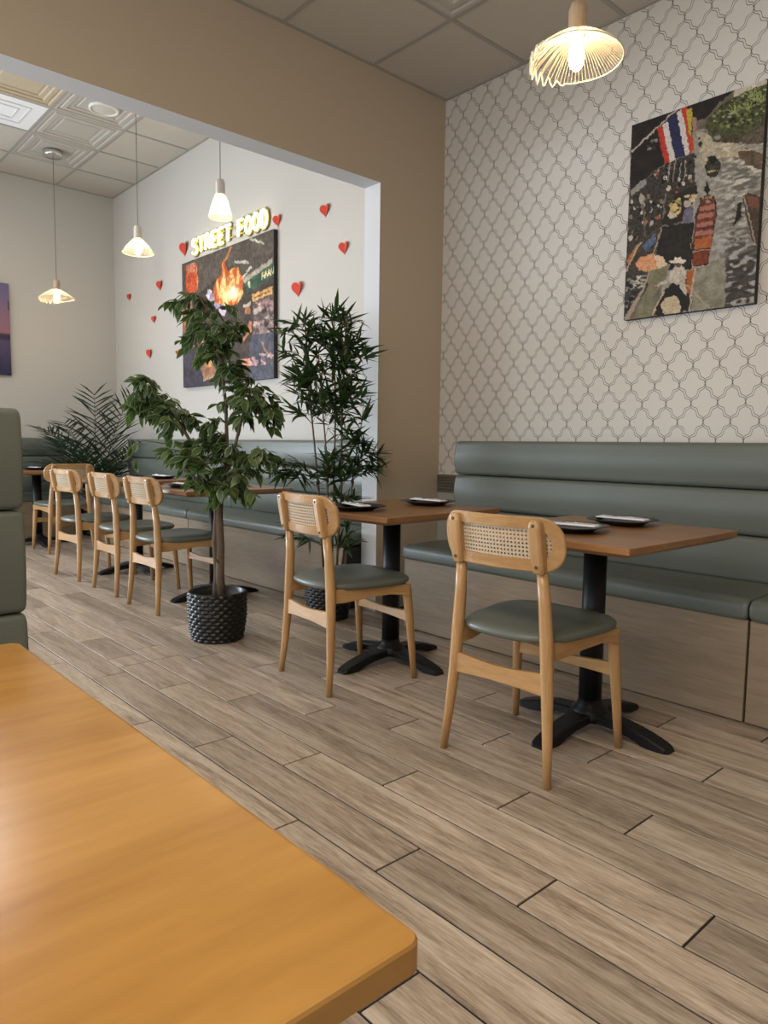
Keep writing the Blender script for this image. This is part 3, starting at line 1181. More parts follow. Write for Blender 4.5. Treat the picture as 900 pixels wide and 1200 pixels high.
STEMS = [  # main stems as (right, forward, z)
    [(0.02, 0, 0.78), (0.06, 0.0, 1.0), (0.055, 0.0, 1.25), (0.03, 0.0, 1.5), (-0.02, 0.0, 1.72), (-0.08, 0, 1.82)],
    [(-0.01, 0, 0.78), (-0.10, 0.03, 0.98), (-0.2, 0.05, 1.16), (-0.31, 0.02, 1.30), (-0.40, 0, 1.36)],
    [(0.02, 0, 0.80), (0.10, -0.04, 1.0), (0.15, -0.05, 1.2), (0.20, -0.04, 1.34)],
    [(0.02, 0, 0.76), (0.12, -0.06, 0.90), (0.22, -0.08, 1.0)],
    [(0.0, 0, 0.76), (-0.08, -0.08, 0.86), (-0.16, -0.10, 0.95)],
]
for st in STEMS:
    brn.tube([P3(*p) for p in st], [0.012 - 0.007 * i / (len(st) - 1) for i in range(len(st))], 7)
CL = [  # foliage masses: centre, radii (right, forward, up), twigs
    ((-0.03, 0.0, 1.66), (0.18, 0.17, 0.17), 26), ((-0.20, 0.0, 1.79), (0.07, 0.08, 0.04), 4), ((0.02, 0, 1.50), (0.12, 0.13, 0.10), 10),
    ((-0.33, 0.0, 1.30), (0.13, 0.14, 0.11), 16), ((-0.22, 0.0, 1.17), (0.15, 0.13, 0.09), 11), ((-0.42, 0, 1.22), (0.05, 0.08, 0.10), 5),
    ((0.19, -0.03, 1.27), (0.17, 0.14, 0.12), 19), ((0.31, -0.03, 1.20), (0.06, 0.07, 0.12), 6), ((0.12, 0, 1.42), (0.12, 0.12, 0.08), 7),
    ((0.02, -0.06, 0.93), (0.24, 0.18, 0.14), 30), ((-0.17, -0.05, 1.0), (0.12, 0.12, 0.10), 10), ((0.24, -0.06, 0.96), (0.12, 0.12, 0.08), 8), ((0.10, -0.05, 0.80), (0.16, 0.14, 0.06), 9),
    ((-0.03, -0.04, 1.10), (0.10, 0.10, 0.08), 7)]
mats = []
stem_pts = []
for st in STEMS:
    for a, c in zip(st, st[1:]):
        for t in (0, 0.33, 0.66):
            stem_pts.append(P3(*[a[i] + (c[i] - a[i]) * t for i in range(3)]))
    stem_pts.append(P3(*st[-1]))
for (c, r, n) in CL:
    cc = P3(*c)
    for k in range(int(n * 1.55)):
        while True:
            u = Vector((rnd.uniform(-1, 1), rnd.uniform(-1, 1), rnd.uniform(-1, 1)))
            if 0.35 < u.length < 1:
                break
        tip = cc + RT * u.x * r[0] + FW * u.y * r[1] + Vector((0, 0, u.z * r[2]))
        base = min(stem_pts, key=lambda q: (q - (tip * 0.5 + cc * 0.5) - Vector((0, 0, 0.0))).length)
        mid = base.lerp(tip, 0.55) + Vector((0, 0, 0.035))
        brn.tube([base, mid, tip], [0.003, 0.0022, 0.0012], 4, caps=False)
        dirn = (tip - mid).normalized()
        for q in range(6):
            t = 0.35 + 0.65 * q / 5
            p = mid.lerp(tip, t * 1.0) if t > 0.4 else base.lerp(mid, 0.8)
            side = dirn.cross(Vector((0, 0, 1)))
            if side.length < 0.01:
                side = Vector((1, 0, 0))
            side.normalize()
            d = dirn * rnd.uniform(0.2, 1.0) + side * (1 if q % 2 else -1) * rnd.uniform(0.4, 1.0) + Vector((0, 0, rnd.uniform(-0.8, 0.5)))
            mats.append(orient(p, d, rnd.uniform(-0.7, 0.7), rnd.uniform(0.75, 1.12)))
# thin drooping sprig at the far left
brn.tube([P3(-0.25, 0, 1.05), P3(-0.38, -0.02, 1.07), P3(-0.44, -0.03, 1.03)], [0.003, 0.002, 0.001], 4, caps=False)
for (a, z) in ((-0.42, 1.06), (-0.44, 1.04), (-0.45, 1.03), (-0.43, 0.97), (-0.42, 0.96)):
    mats.insert(0, orient(P3(a, -0.02, z), P3(rnd.uniform(-0.5, 0.4), -0.2, -1.0), rnd.uniform(-1, 1), 0.85))
brn.build('branches', M['trunk'], fic)
rnd.shuffle(mats)
FL = [leaf_mesh('leaf', 0.082, 0.041, M['ficus_leaf'], 0.16), leaf_mesh('leaf', 0.070, 0.036, M['ficus_leaf'], 0.05), leaf_mesh('leaf', 0.088, 0.040, M['ficus_leaf'], 0.28)]
mats.sort(key=lambda m: (m.translation.dot(FW)))
put_leaves(fic, FL, mats, 300)

# ---- bamboo
rnd = random.Random(5)
BAM = Vector((2.66, 3.46, 0))
bam = thing('potted_bamboo', 'tall bamboo plant in a black woven pot beside the wall jamb', 'potted plant', BAM)
woven_pot(0.135, 0.235, bam)
sm = MB()
CANES = [[(-0.02, 0, 0.2), (-0.06, 0, 0.8), (-0.10, 0.0, 1.2), (-0.14, 0.0, 1.7), (-0.15, 0, 1.82)],
         [(0.02, 0.02, 0.2), (0.03, 0.02, 0.8), (0.04, 0.02, 1.3), (0.02, 0.03, 1.75), (0.0, 0.03, 1.90)],
         [(0.05, -0.02, 0.2), (0.08, -0.02, 0.8), (0.08, -0.03, 1.3), (0.10, -0.03, 1.7), (0.11, -0.03, 1.85)],
         [(0.0, -0.03, 0.2), (0.0, -0.03, 0.7), (-0.01, -0.04, 1.0), (-0.04, -0.05, 1.35), (-0.06, -0.05, 1.6)],
         [(0.07, 0.03, 0.2), (0.12, 0.03, 0.6), (0.15, 0.03, 0.9), (0.19, 0.03, 1.15)]]
cane_pts = []
for st in CANES:
    sm.tube([P3(*p) for p in st], [0.008 - 0.005 * i / (len(st) - 1) for i in range(len(st))], 7)
    for a, c in zip(st, st[1:]):
        for t in np.linspace(0, 0.95, 8):
            cane_pts.append(P3(*[a[i] + (c[i] - a[i]) * t for i in range(3)]))
mats = []


def bsprig(base, tip, nl=7, spread=1.0):
    mid = base.lerp(tip, 0.6) + Vector((0, 0, 0.03))
    sm.tube([base, mid, tip], [0.002, 0.0015, 0.0009], 4, caps=False)
    dirn = (tip - base).normalized()
    for q in range(nl):
        p = mid.lerp(tip, q / (nl - 1)) if q > 1 else base.lerp(mid, 0.7)
        d = dirn * rnd.uniform(0.3, 1.0) + Vector((rnd.uniform(-1, 1), rnd.uniform(-1, 1), rnd.uniform(-0.75, 0.55))) * spread
        mats.append(orient(p, d, rnd.uniform(-0.8, 0.8), rnd.uniform(0.65, 1.1)))


BC = [((-0.14, 0, 1.66), (0.16, 0.12, 0.17), 18), ((0.05, 0, 1.70), (0.14, 0.13, 0.16), 20), ((0.12, 0, 1.58), (0.13, 0.12, 0.12), 12),
      ((-0.03, 0, 1.42), (0.22, 0.14, 0.14), 30), ((0.08, 0, 1.28), (0.18, 0.13, 0.12), 20), ((-0.14, 0, 1.27), (0.10, 0.1, 0.08), 6), ((0.14, 0, 1.12), (0.12, 0.1, 0.08), 8),
      ((0.10, 0, 0.93), (0.17, 0.12, 0.10), 18), ((0.24, 0, 0.95), (0.08, 0.08, 0.08), 6), ((-0.24, 0, 0.90), (0.10, 0.1, 0.07), 6), ((-0.34, 0, 0.93), (0.08, 0.08, 0.05), 4), ((0.0, 0, 0.85), (0.08, 0.08, 0.06), 4), ((-0.20, -0.05, 0.52), (0.07, 0.06, 0.05), 3), ((0.13, 0, 0.74), (0.08, 0.06, 0.08), 4), ((0.12, 0, 0.48), (0.07, 0.05, 0.09), 5)]
for (c, r, n) in BC:
    cc = P3(*c)
    for k in range(int(n * 1.4 + 0.5)):
        while True:
            u = Vector((rnd.uniform(-1, 1), rnd.uniform(-1, 1), rnd.uniform(-1, 1)))
            if 0.3 < u.length < 1:
                break
        tip = cc + RT * u.x * r[0] + FW * u.y * r[1] + Vector((0, 0, u.z * r[2]))
        base = min(cane_pts, key=lambda q: (q - tip + Vector((0, 0, 0.06))).length)
        bsprig(base, tip)
sm.build('canes', M['cane_stem'], bam)
mats.sort(key=lambda m: (m.translation.dot(FW)))
LP = [(0.0, 0.1), (0.15, 0.75), (0.35, 1.0), (0.65, 0.7), (0.88, 0.25), (1.0, 0.0)]
BL = [leaf_mesh('leaf', 0.13, 0.023, M['bamboo_leaf'], 0.15, LP), leaf_mesh('leaf', 0.11, 0.021, M['bamboo_leaf'], 0.35, LP), leaf_mesh('leaf', 0.15, 0.024, M['bamboo_leaf'], 0.05, LP)]
put_leaves(bam, BL, mats, 300)

# ---- palm
rnd = random.Random(3)


def palm_fronds(root, specs, mat, spine_mat, nleaf=22, lw=0.018):
    for (az, el, L, curl, z0) in specs:
        b = MB()
        pts = []
        p = Vector((0.03 * math.cos(az), 0.03 * math.sin(az), z0))
        e = el
        N = 14
        for i in range(N + 1):
            pts.append(p.copy())
            p = p + Vector((math.cos(az) * math.cos(e), math.sin(az) * math.cos(e), math.sin(e))) * (L / N)
            e -= curl / N * (0.5 + i / N)
        b.tube(pts, [0.008 - 0.0065 * i / N for i in range(N + 1)], 5)
        for k in range(nleaf):
            t = 0.22 + 0.78 * k / (nleaf - 1)
            fi = t * N
            i0 = min(N - 1, int(fi))
            q = pts[i0].lerp(pts[i0 + 1], fi - i0)
            d = (pts[i0 + 1] - pts[i0]).normalized()
            side = d.cross(Vector((0, 0, 1))).normalized()
            upv = side.cross(d)
            ll = 0.27 * L * (0.45 + 0.75 * math.sin(PI * min(1, t * 0.85 + 0.1)))
            for s in (-1, 1):
                dd = (d * rnd.uniform(0.6, 0.95) + side * s * rnd.uniform(0.6, 0.95) + upv * rnd.uniform(0.0, 0.3) + Vector((0, 0, rnd.uniform(-0.3, 0.0)))).normalized()
                wv = dd.cross(upv).normalized() * lw * 0.5
                a0, a1, a2 = q, q + dd * ll * 0.5, q + dd * ll + Vector((0, 0, -0.06 * ll))
                b.add([a0 - wv * 0.5, a0 + wv * 0.5, a1 + wv, a1 - wv, a2], [(0, 1, 2, 3), (3, 2, 4)], True)
        b.build('frond', mat, root)


palm = thing('potted_palm', 'dark green palm with arching fronds in the far corner', 'potted plant', (3.04, 8.28, 0))
woven_pot(0.17, 0.30, palm)
specs = [(math.radians(a), e, L, c, 0.28) for a, e, L, c in (
    (285, 1.33, 1.42, 0.55), (250, 1.42, 1.35, 0.45), (180, 1.27, 1.12, 1.6), (200, 1.36, 1.2, 1.2), (162, 1.32, 1.0, 1.1), (225, 1.3, 1.2, 0.9), (285, 1.12, 1.1, 0.9),
    (270, 1.05, 1.0, 1.2), (190, 1.0, 0.82, 1.5), (215, 1.1, 0.95, 1.2), (240, 1.2, 0.9, 0.9), (280, 1.25, 0.8, 0.8), (175, 1.15, 0.9, 1.2), (205, 1.3, 1.1, 0.9))]
palm_fronds(palm, specs, M['palm_leaf'], M['trunk'])


# ------------------------------------------------------------------ pendants
def pendant(label, loc, zc, R, Hh, kind, tilt=(0, 0)):
    root = thing('pendant_lamp', label, 'pendant lamp', loc)
    x, y, z = loc
    MB().lathe([(0.095, zc - z), (0.095, zc - z - 0.04), (0.086, zc - z - 0.048), (0.006, zc - z - 0.050)], 24).build('canopy', M['chrome'], root)
    MB().lathe([(0.0028, Hh + 0.10), (0.0028, zc - z - 0.02)], 8).build('cable', M['cable'], root)
    sk = MB()
    pr = [(0.006, Hh + 0.105), (0.026, Hh + 0.10), (0.030, Hh + 0.085)]
    for i in range(8):
        pr += [(0.031, Hh + 0.082 - i * 0.010), (0.0335, Hh + 0.078 - i * 0.010)]
    pr += [(0.030, Hh - 0.002), (0.02, Hh - 0.004)]
    sk.lathe(pr, 24).build('socket', M['socket_white'] if kind != 'flat' else M['socket'], root)
    # pleated glass shade
    NP = 60
    seg = NP * 4
    rs = []
    prof = {'flat': [(0.030, Hh), (R * 0.30, Hh * 0.93), (R * 0.6, Hh * 0.62), (R * 0.85, Hh * 0.25), (R, 0.0)],
            'cone': [(0.030, Hh), (R * 0.42, Hh * 0.80), (R * 0.7, Hh * 0.45), (R, 0.0)],
            'bell': [(0.034, Hh), (R * 0.62, Hh * 0.75), (R * 0.80, Hh * 0.4), (R, 0.0)]}[kind]
    ruf = lambda a: 0.0
    if kind == 'flat':
        def ruf(a):
            d = math.cos(a - math.radians(112))
            return max(0, d - 0.35) * 0.045 * math.sin(a * 26) - max(0, d) * 0.015
    for k, (r, z2) in enumerate(prof):
        t = k / (len(prof) - 1)
        ring = []
        for i in range(seg):
            a = 2 * PI * i / seg
            pl_ = 0.0028 * math.cos(NP * a) * t
            ring.append(((r + pl_) * math.cos(a), (r + pl_) * math.sin(a), z2 + pl_ + ruf(a) * t ** 3))
        rs.append(ring)
    sh = MB().rings(rs, True, False, True).build('glass_shade', M['shade_glass'], root)
    sh.rotation_euler = (tilt[0], tilt[1], 0)
    rb = MB()
    nr = 72
    for i in range(nr):
        a = 2 * PI * i / nr
        rb.tube([(r * math.cos(a), r * math.sin(a), z2 + ruf(a) * (k / (len(prof) - 1)) ** 3 - 0.001) for k, (r, z2) in enumerate(prof)], R * 0.005 if kind == 'flat' else R * 0.006, 4, caps=False)
    rp = [((R) * math.cos(2 * PI * i / 120), R * math.sin(2 * PI * i / 120), ruf(2 * PI * i / 120)) for i in range(121)]
    rb.tube(rp, R * 0.018, 6, caps=False)
    ro = rb.build('glass_rib', M['rib_glass'], sh)
    MB().lathe([(0.014, Hh - 0.005), (0.016, Hh - 0.02), (0.026, Hh - 0.06), (0.028, Hh - 0.09), (0.022, Hh - 0.115), (0.010, Hh - 0.128), (0.001, Hh - 0.131)], 16, caps=False).build('bulb', M['bulb'], root)
    return root


pendant('pendant lamp with wide ruffled clear glass shade in front of the trellis wallpaper', (2.355, 1.60, 2.475), C1, 0.165, 0.085, 'flat', (0, 0.06))
pendant('rear pendant lamp with wide flat cone shade, farthest left', (2.563, 7.96, 2.535), C2, 0.172, 0.085, 'flat')
pendant('rear pendant lamp with small cone shade, in the middle of three', (2.56, 5.92, 2.615), C2, 0.125, 0.115, 'cone')
pendant('rear pendant lamp with narrow bell shade beside the lit sign', (2.56, 4.56, 2.60), C2, 0.078, 0.15, 'bell')


# ------------------------------------------------------------------ hearts, neon sign
def heart_mesh(s, fold):
    n = 28
    pts = []
    for i in range(n):
        t = 2 * PI * i / n
        x = 16 * math.sin(t) ** 3
        y = 13 * math.cos(t) - 5 * math.cos(2 * t) - 2 * math.cos(3 * t) - math.cos(4 * t)
        pts.append((x / 34 * s, y / 34 * s))
    b = MB()
    # two paper halves folded away from the wall
    vs = [(-0.002 - abs(x) * fold, x, y) for x, y in pts] + [(-0.002, 0, 0.16 * s), (-0.002, 0, -0.42 * s)]
    fr = []
    for i in range(n):
        fr.append((i, (i + 1) % n, n))
    b.add(vs, fr)
    vs2 = [(v[0] + 0.0012, v[1], v[2]) for v in vs]
    b.add(vs2, [f[::-1] for f in fr])
    return b.mesh('paper_heart', M['heart'])


HEARTS = [(7.065, 3.054, 0.17, 'red paper heart at the left end of the lit sign'),
          (5.351, 2.965, 0.12, 'red paper heart at the right end of the lit sign'),
          (4.679, 2.898, 0.12, 'red paper heart highest on the wall near the jamb'),
          (4.439, 2.566, 0.115, 'red paper heart closest to the jamb'),
          (5.047, 2.35, 0.15, 'red paper heart just above the bamboo leaves'),
          (7.657, 2.775, 0.13, 'red paper heart level with the sign, second from the room corner'),
          (8.485, 2.763, 0.10, 'red paper heart nearest the room corner'),
          (7.821, 2.428, 0.10, 'red paper heart in the middle of the left hand column'),
          (7.947, 2.063, 0.13, 'red paper heart low on the wall above the palm'),
          (7.269, 2.015, 0.06, 'tiny red paper heart at the lower left of the fire picture')]
for y, z, s, lab in HEARTS:
    tag(link('paper_heart', heart_mesh(s, 0.35), loc=(XW, y, z)), lab, 'paper heart', 'red paper hearts')

ST = {  # single stroke capitals on a 1 x 1.4 field
    'S': [[(0.95, 1.2), (0.75, 1.38), (0.3, 1.38), (0.08, 1.2), (0.1, 0.92), (0.35, 0.74), (0.7, 0.66), (0.93, 0.46), (0.92, 0.2), (0.7, 0.02), (0.3, 0.02), (0.05, 0.2)]],
    'T': [[(0.0, 1.4), (1.0, 1.4)], [(0.5, 1.4), (0.5, 0.0)]],
    'R': [[(0.1, 0.0), (0.1, 1.4), (0.65, 1.4), (0.9, 1.22), (0.9, 0.9), (0.65, 0.7), (0.1, 0.7)], [(0.5, 0.7), (0.95, 0.0)]],
    'E': [[(0.92, 1.4), (0.1, 1.4), (0.1, 0.0), (0.92, 0.0)], [(0.1, 0.72), (0.8, 0.72)]],
    'F': [[(0.92, 1.4), (0.1, 1.4), (0.1, 0.0)], [(0.1, 0.72), (0.8, 0.72)]],
    'O': [[(0.5 + 0.45 * math.cos(2 * PI * i / 20 + PI / 2), 0.7 + 0.7 * math.sin(2 * PI * i / 20 + PI / 2)) for i in range(21)]],
    'D': [[(0.1, 0.0), (0.1, 1.4), (0.5, 1.4), (0.82, 1.2), (0.93, 0.7), (0.82, 0.2), (0.5, 0.0), (0.1, 0.0)]],
}
ny0, ny1, nz0, nz1 = 6.855, 5.48, 2.945, 3.085
ns = thing('neon_sign', 'glowing yellow white sign reading STREET FOOD above the fire picture', 'sign', (XW - 0.03, ny0, nz0))
word = 'STREET FOOD'
step = (ny0 - ny1) / 10.55
hh = (nz1 - nz0) / 1.4
back, back2 = MB(), MB()
for i, ch in enumerate(word):
    if ch == ' ':
        continue
    xo = i * step - (0.25 * step if i > 6 else 0)
    b = MB()
    for stroke in ST[ch]:
        pts = [(0, -(xo + px * step * 0.78), pz * hh) for px, pz in stroke]
        b.tube(pts, 0.0095, 8)
        (back if i < 6 else back2).tube([(0.016, p[1], p[2]) for p in pts], 0.030, 8, flat=0.25, up=(1, 0, 0))
    lo = b.build('letter_tube', M['neon'], ns)
back.build('acrylic_backing', M['acrylic'], ns)
back2.build('acrylic_backing', M['acrylic'], ns)
MB().box(0.014, 0.029, ny1 - ny0 + 0.02, 0.02, 0.02, 0.03).box(0.014, 0.029, ny1 - ny0 + 0.02, 0.02, 0.10, 0.11).build('mounting_rail', M['acrylic'], ns)


# ------------------------------------------------------------------ canvas prints, painted per vertex
def homog(dst):
    """unit square (0,0)(1,0)(1,1)(0,1) -> four points"""
    A, B = [], []
    for (u, v), (x, y) in zip(((0, 0), (1, 0), (1, 1), (0, 1)), dst):
        A.append([u, v, 1, 0, 0, 0, -u * x, -v * x]); B.append(x)
        A.append([0, 0, 0, u, v, 1, -u * y, -v * y]); B.append(y)
    return np.append(np.linalg.solve(np.array(A, float), np.array(B, float)), 1).reshape(3, 3)


class Painter:
    def __init__(self, nx, ny, corners, seed=1):
        Hm = homog(corners)
        u, v = np.meshgrid(np.linspace(0, 1, nx), np.linspace(0, 1, ny))
        w = Hm[2, 0] * u + Hm[2, 1] * v + 1
        self.X = (Hm[0, 0] * u + Hm[0, 1] * v + Hm[0, 2]) / w
        self.Y = (Hm[1, 0] * u + Hm[1, 1] * v + Hm[1, 2]) / w
        self.c = np.zeros((ny, nx, 3))
        self.rng = np.random.RandomState(seed)
        self.nx, self.ny = nx, ny
        ax, ay = self.noise(5), self.noise(5)
        bx, by = self.noise(2), self.noise(2)
        self.X = self.X + (ax - 0.5) * 9 + (bx - 0.5) * 5
        self.Y = self.Y + (ay - 0.5) * 9 + (by - 0.5) * 5

    def noise(self, s):
        g = self.rng.rand(int(self.ny / s) + 3, int(self.nx / s) + 3)
        yy, xx = np.mgrid[0:self.ny, 0:self.nx] / s
        y0, x0 = yy.astype(int), xx.astype(int)
        fy, fx = yy - y0, xx - x0
        return (g[y0, x0] * (1 - fy) * (1 - fx) + g[y0 + 1, x0] * fy * (1 - fx) + g[y0, x0 + 1] * (1 - fy) * fx + g[y0 + 1, x0 + 1] * fy * fx)

    def streaks(self, sx, sy):
        g = self.rng.rand(int(self.ny / sy) + 3, int(self.nx / sx) + 3)
        yy, xx = np.mgrid[0:self.ny, 0:self.nx]
        yy, xx = yy / sy, xx / sx
        y0, x0 = yy.astype(int), xx.astype(int)
        fy, fx = yy - y0, xx - x0
        return (g[y0, x0] * (1 - fy) * (1 - fx) + g[y0 + 1, x0] * fy * (1 - fx) + g[y0, x0 + 1] * (1 - fy) * fx + g[y0 + 1, x0 + 1] * fy * fx)

    def grain(self, amt, s):
        self.c = np.clip(self.c * (1 + amt * (self.noise(s)[..., None] - 0.5) * 2), 0, 1)

    def mask(self, poly):
        m = np.zeros(self.X.shape, bool)
        n = len(poly)
        for i in range(n):
            (x0, y0), (x1, y1) = poly[i], poly[(i + 1) % n]
            if y0 == y1:
                continue
            cnd = ((y0 > self.Y) != (y1 > self.Y)) & (self.X < (x1 - x0) * (self.Y - y0) / (y1 - y0) + x0)
            m ^= cnd
        return m

    def put(self, m, col, a=1.0, col2=None, nz=None):
        col = np.array(srgb(col))
        if col2 is not None:
            k = (nz if nz is not None else self.noise(4))[..., None]
            col = col * (1 - k) + np.array(srgb(col2)) * k
        a = np.where(m, a, 0.0)[..., None] if not isinstance(a, np.ndarray) else (a * m)[..., None]
        self.c = self.c * (1 - a) + col * a

    def poly(self, p, col, col2=None, s=4, a=1.0):
        self.put(self.mask(p), col, a, col2, self.noise(s) if col2 else None)

    def ell(self, cx, cy, rx, ry, col, a=1.0, col2=None, s=3, soft=False):
        d = ((self.X - cx) / rx) ** 2 + ((self.Y - cy) / ry) ** 2
        if soft:
            self.put(d < 1, col, np.clip(1 - d, 0, 1) * a)
        else:
            self.put(d < 1, col, a, col2, self.noise(s) if col2 else None)

    def line(self, p, q, w, col, a=1.0):
        (x0, y0), (x1, y1) = p, q
        L2 = (x1 - x0) ** 2 + (y1 - y0) ** 2
        t = np.clip(((self.X - x0) * (x1 - x0) + (self.Y - y0) * (y1 - y0)) / L2, 0, 1)
        d = np.hypot(self.X - x0 - t * (x1 - x0), self.Y - y0 - t * (y1 - y0))
        self.put(d < w / 2, col, a)

    def specks(self, poly, cols, n, r0, r1, asp=1.0):
        xs = [p[0] for p in poly]
        ys = [p[1] for p in poly]
        m = self.mask(poly)
        for _ in range(n):
            cx, cy = self.rng.uniform(min(xs), max(xs)), self.rng.uniform(min(ys), max(ys))
            r = self.rng.uniform(r0, r1)
            d = ((self.X - cx) / r) ** 2 + ((self.Y - cy) / (r * asp)) ** 2
            self.put((d < 1) & m, cols[self.rng.randint(len(cols))], 0.9)


def canvas(name, label, cat, painter, w, h, th, loc, rz, gain=1.0):
    root = thing(name, label, cat, loc, rz)
    nx, ny = painter.nx, painter.ny
    vs = [(-w / 2 + w * i / (nx - 1), -th - 0.0004, h / 2 - h * j / (ny - 1)) for j in range(ny) for i in range(nx)]
    fs = [(j * nx + i, (j + 1) * nx + i, (j + 1) * nx + i + 1, j * nx + i + 1) for j in range(ny - 1) for i in range(nx - 1)]
    me = bpy.data.meshes.new('print')
    me.from_pydata(vs, [], fs)
    at = me.color_attributes.new('print', 'FLOAT_COLOR', 'POINT')
    rgba = np.ones((ny * nx, 4))
    rgba[:, :3] = np.clip(painter.c.reshape(-1, 3) * gain, 0, 0.95)
    at.data.foreach_set('color', rgba.ravel())
    t = NT('printed_canvas')
    an = t.n('ShaderNodeAttribute', attribute_name='print')
    t.set(color=an.outputs['Color'], rough=0.65, spec=0.3)
    me.materials.append(t.m)
    link('print', me, root)
    MB().box(-w / 2, w / 2, -th, 0, -h / 2, h / 2).build('stretcher_frame', M['canvas_edge'], root)
    return root


# floating market print; coordinates are in the sketch frame of the picture (0..745 by 0..1200)
p = Painter(220, 330, [(83, 215), (731, 41), (683, 1104), (45, 1175)], 4)
big = [(0, 0), (800, 0), (800, 1200), (0, 1200)]
p.poly(big, '#5d5648', '#7a7264', 10)
# water
p.poly([(380, 260), (470, 255), (600, 330), (720, 350), (690, 1110), (380, 1140), (220, 1170), (250, 900), (390, 560), (380, 400)], '#807b72', '#a39d92', 5)
p.poly([(400, 270), (600, 320), (610, 420), (420, 420)], '#c3b698', '#8e8471', 4)
rip = p.streaks(9, 3)
p.put((p.X > 430) & (p.Y > 400) & (rip > 0.56), '#5e5850', np.clip((p.X - 430) / 160, 0, 1) * 0.8)
p.put((p.X > 430) & (p.Y > 330) & (rip < 0.32), '#cfc8bb', np.clip((p.X - 430) / 160, 0, 1) * np.clip((1000 - p.Y) / 500, 0, 1) * 0.8)
rip2 = p.streaks(7, 4)
p.put((rip2 > 0.40) & (p.Y > 700) & (p.X > 470), '#26231f', np.clip((p.Y - 720) / 180, 0, 1) * np.clip((p.X - 500 + (p.Y - 900) * 0.1) / 60, 0, 1) * 0.85)
p.put((rip2 < 0.27) & (p.Y > 760) & (p.X > 500), '#a9a6a8', 0.7)
p.poly([(390, 920), (545, 880), (545, 1120), (380, 1130)], '#75705c', '#9a9585', 8)
p.poly([(225, 720), (390, 700), (380, 930), (200, 930)], '#1a1714', '#2b2721', 6)
# sky, jungle bank on the right
p.poly([(590, 40), (740, 20), (735, 130), (560, 140)], '#cfc5b4', '#b8ac99', 8)
p.poly([(450, 210), (540, 130), (640, 90), (735, 60), (725, 260), (620, 320), (480, 320), (440, 250)], '#2a2a1a', '#5c5f3c', 2.4)
p.specks([(460, 200), (560, 130), (735, 60), (725, 240), (520, 260)], ['#6d7445', '#8a9158', '#24251a', '#3a3f26', '#a8a983', '#1d1d14'], 170, 4, 12, 0.7)
for (x, y) in ((680, 140), (705, 150), (640, 180), (660, 120), (580, 190)):
    for k in range(5):
        p.line((x, y), (x - 40 + 20 * k, y - 50 + abs(k - 2) * 14), 5, '#8b965a')
p.poly([(690, 20), (745, 0), (745, 60)], '#4a463c')
p.poly([(480, 300), (620, 300), (600, 335), (500, 325)], '#2d261d', '#5b4e3c', 3)
p.poly([(600, 320), (720, 250), (720, 340), (640, 345)], '#3f3328', '#6e6152', 3)
p.poly([(596, 380), (640, 360), (715, 395), (712, 470), (640, 440)], '#463627', '#6d5b46', 4)
p.line((598, 375), (712, 360), 7, '#b9a88c')
# market hall roof on the left
p.poly([(80, 200), (600, 45), (540, 110), (470, 170), (440, 205), (400, 215), (390, 260), (230, 420), (75, 540)], '#1b1613', '#2c241e', 8)
p.poly([(540, 80), (600, 45), (560, 95), (480, 165), (455, 195), (420, 200)], '#241d18')
p.line((80, 345), (300, 155), 7, '#b7ab9a')
p.specks([(155, 280), (210, 285), (205, 350), (160, 350)], ['#8f8b80', '#3a352d'], 9, 5, 9)
# tricolour flag
for a, c, col in (((208, 240), (232, 225), '#b5382b'), ((232, 225), (258, 205), '#cfc4bd'), ((258, 195), (305, 165), '#2a2a4c'), ((303, 165), (328, 152), '#cfc4bd'), ((326, 152), (350, 140), '#b8402f')):
    dx = 45
    p.poly([a, c, (c[0] + dx - 2, c[1] + (200 if c[0] < 300 else 215)), (a[0] + dx - 2, a[1] + (195 if a[0] < 300 else 215))], col)
p.poly([(350, 160), (378, 150), (378, 260), (372, 300), (356, 240)], '#b3a03c')
p.poly([(378, 200), (400, 200), (398, 260), (386, 280)], '#9d7a68')
# left quay: posts, crowds
p.poly([(75, 545), (250, 410), (390, 370), (400, 560), (230, 720), (60, 830)], '#1d1a17', '#4d453c', 2.2)
p.specks([(70, 560), (240, 420), (400, 380), (395, 560), (240, 700), (60, 800)], ['#b8b0a6', '#8b7566', '#0f0d0c', '#0f0d0c', '#3d3a45', '#a5583a', '#6f6a62', '#c9c2b6'], 170, 3, 10, 1.3)
for k in range(9):
    p.line((260 + k * 13, 400 + (k % 3) * 8), (250 + k * 13, 500), 4, '#9c9286' if k % 2 else '#16120f')
p.poly([(80, 530), (150, 475), (155, 505), (85, 560)], '#8d8a82')
p.line((140, 600), (150, 760), 8, '#6a5b49')
p.line((250, 560), (240, 680), 6, '#7d7265')
p.ell(132, 572, 13, 24, '#a89c8b')
# boats of produce
p.poly([(230, 700), (300, 560), (400, 520), (410, 560), (340, 690), (280, 715)], '#2a221b')
p.specks([(270, 600), (330, 580), (330, 650), (270, 680)], ['#c2a65a', '#d8c182', '#8f7a3a', '#b89e74'], 40, 6, 13)
p.specks([(345, 570), (405, 560), (400, 600), (350, 610)], ['#c9b691', '#b9a67e', '#8d8168'], 20, 6, 12)
p.ell(283, 668, 22, 14, '#c3b4a0'); p.ell(360, 610, 18, 16, '#b5a898')
p.poly([(340, 640), (385, 620), (385, 700), (335, 705)], '#5c5568', '#7a7484', 3)
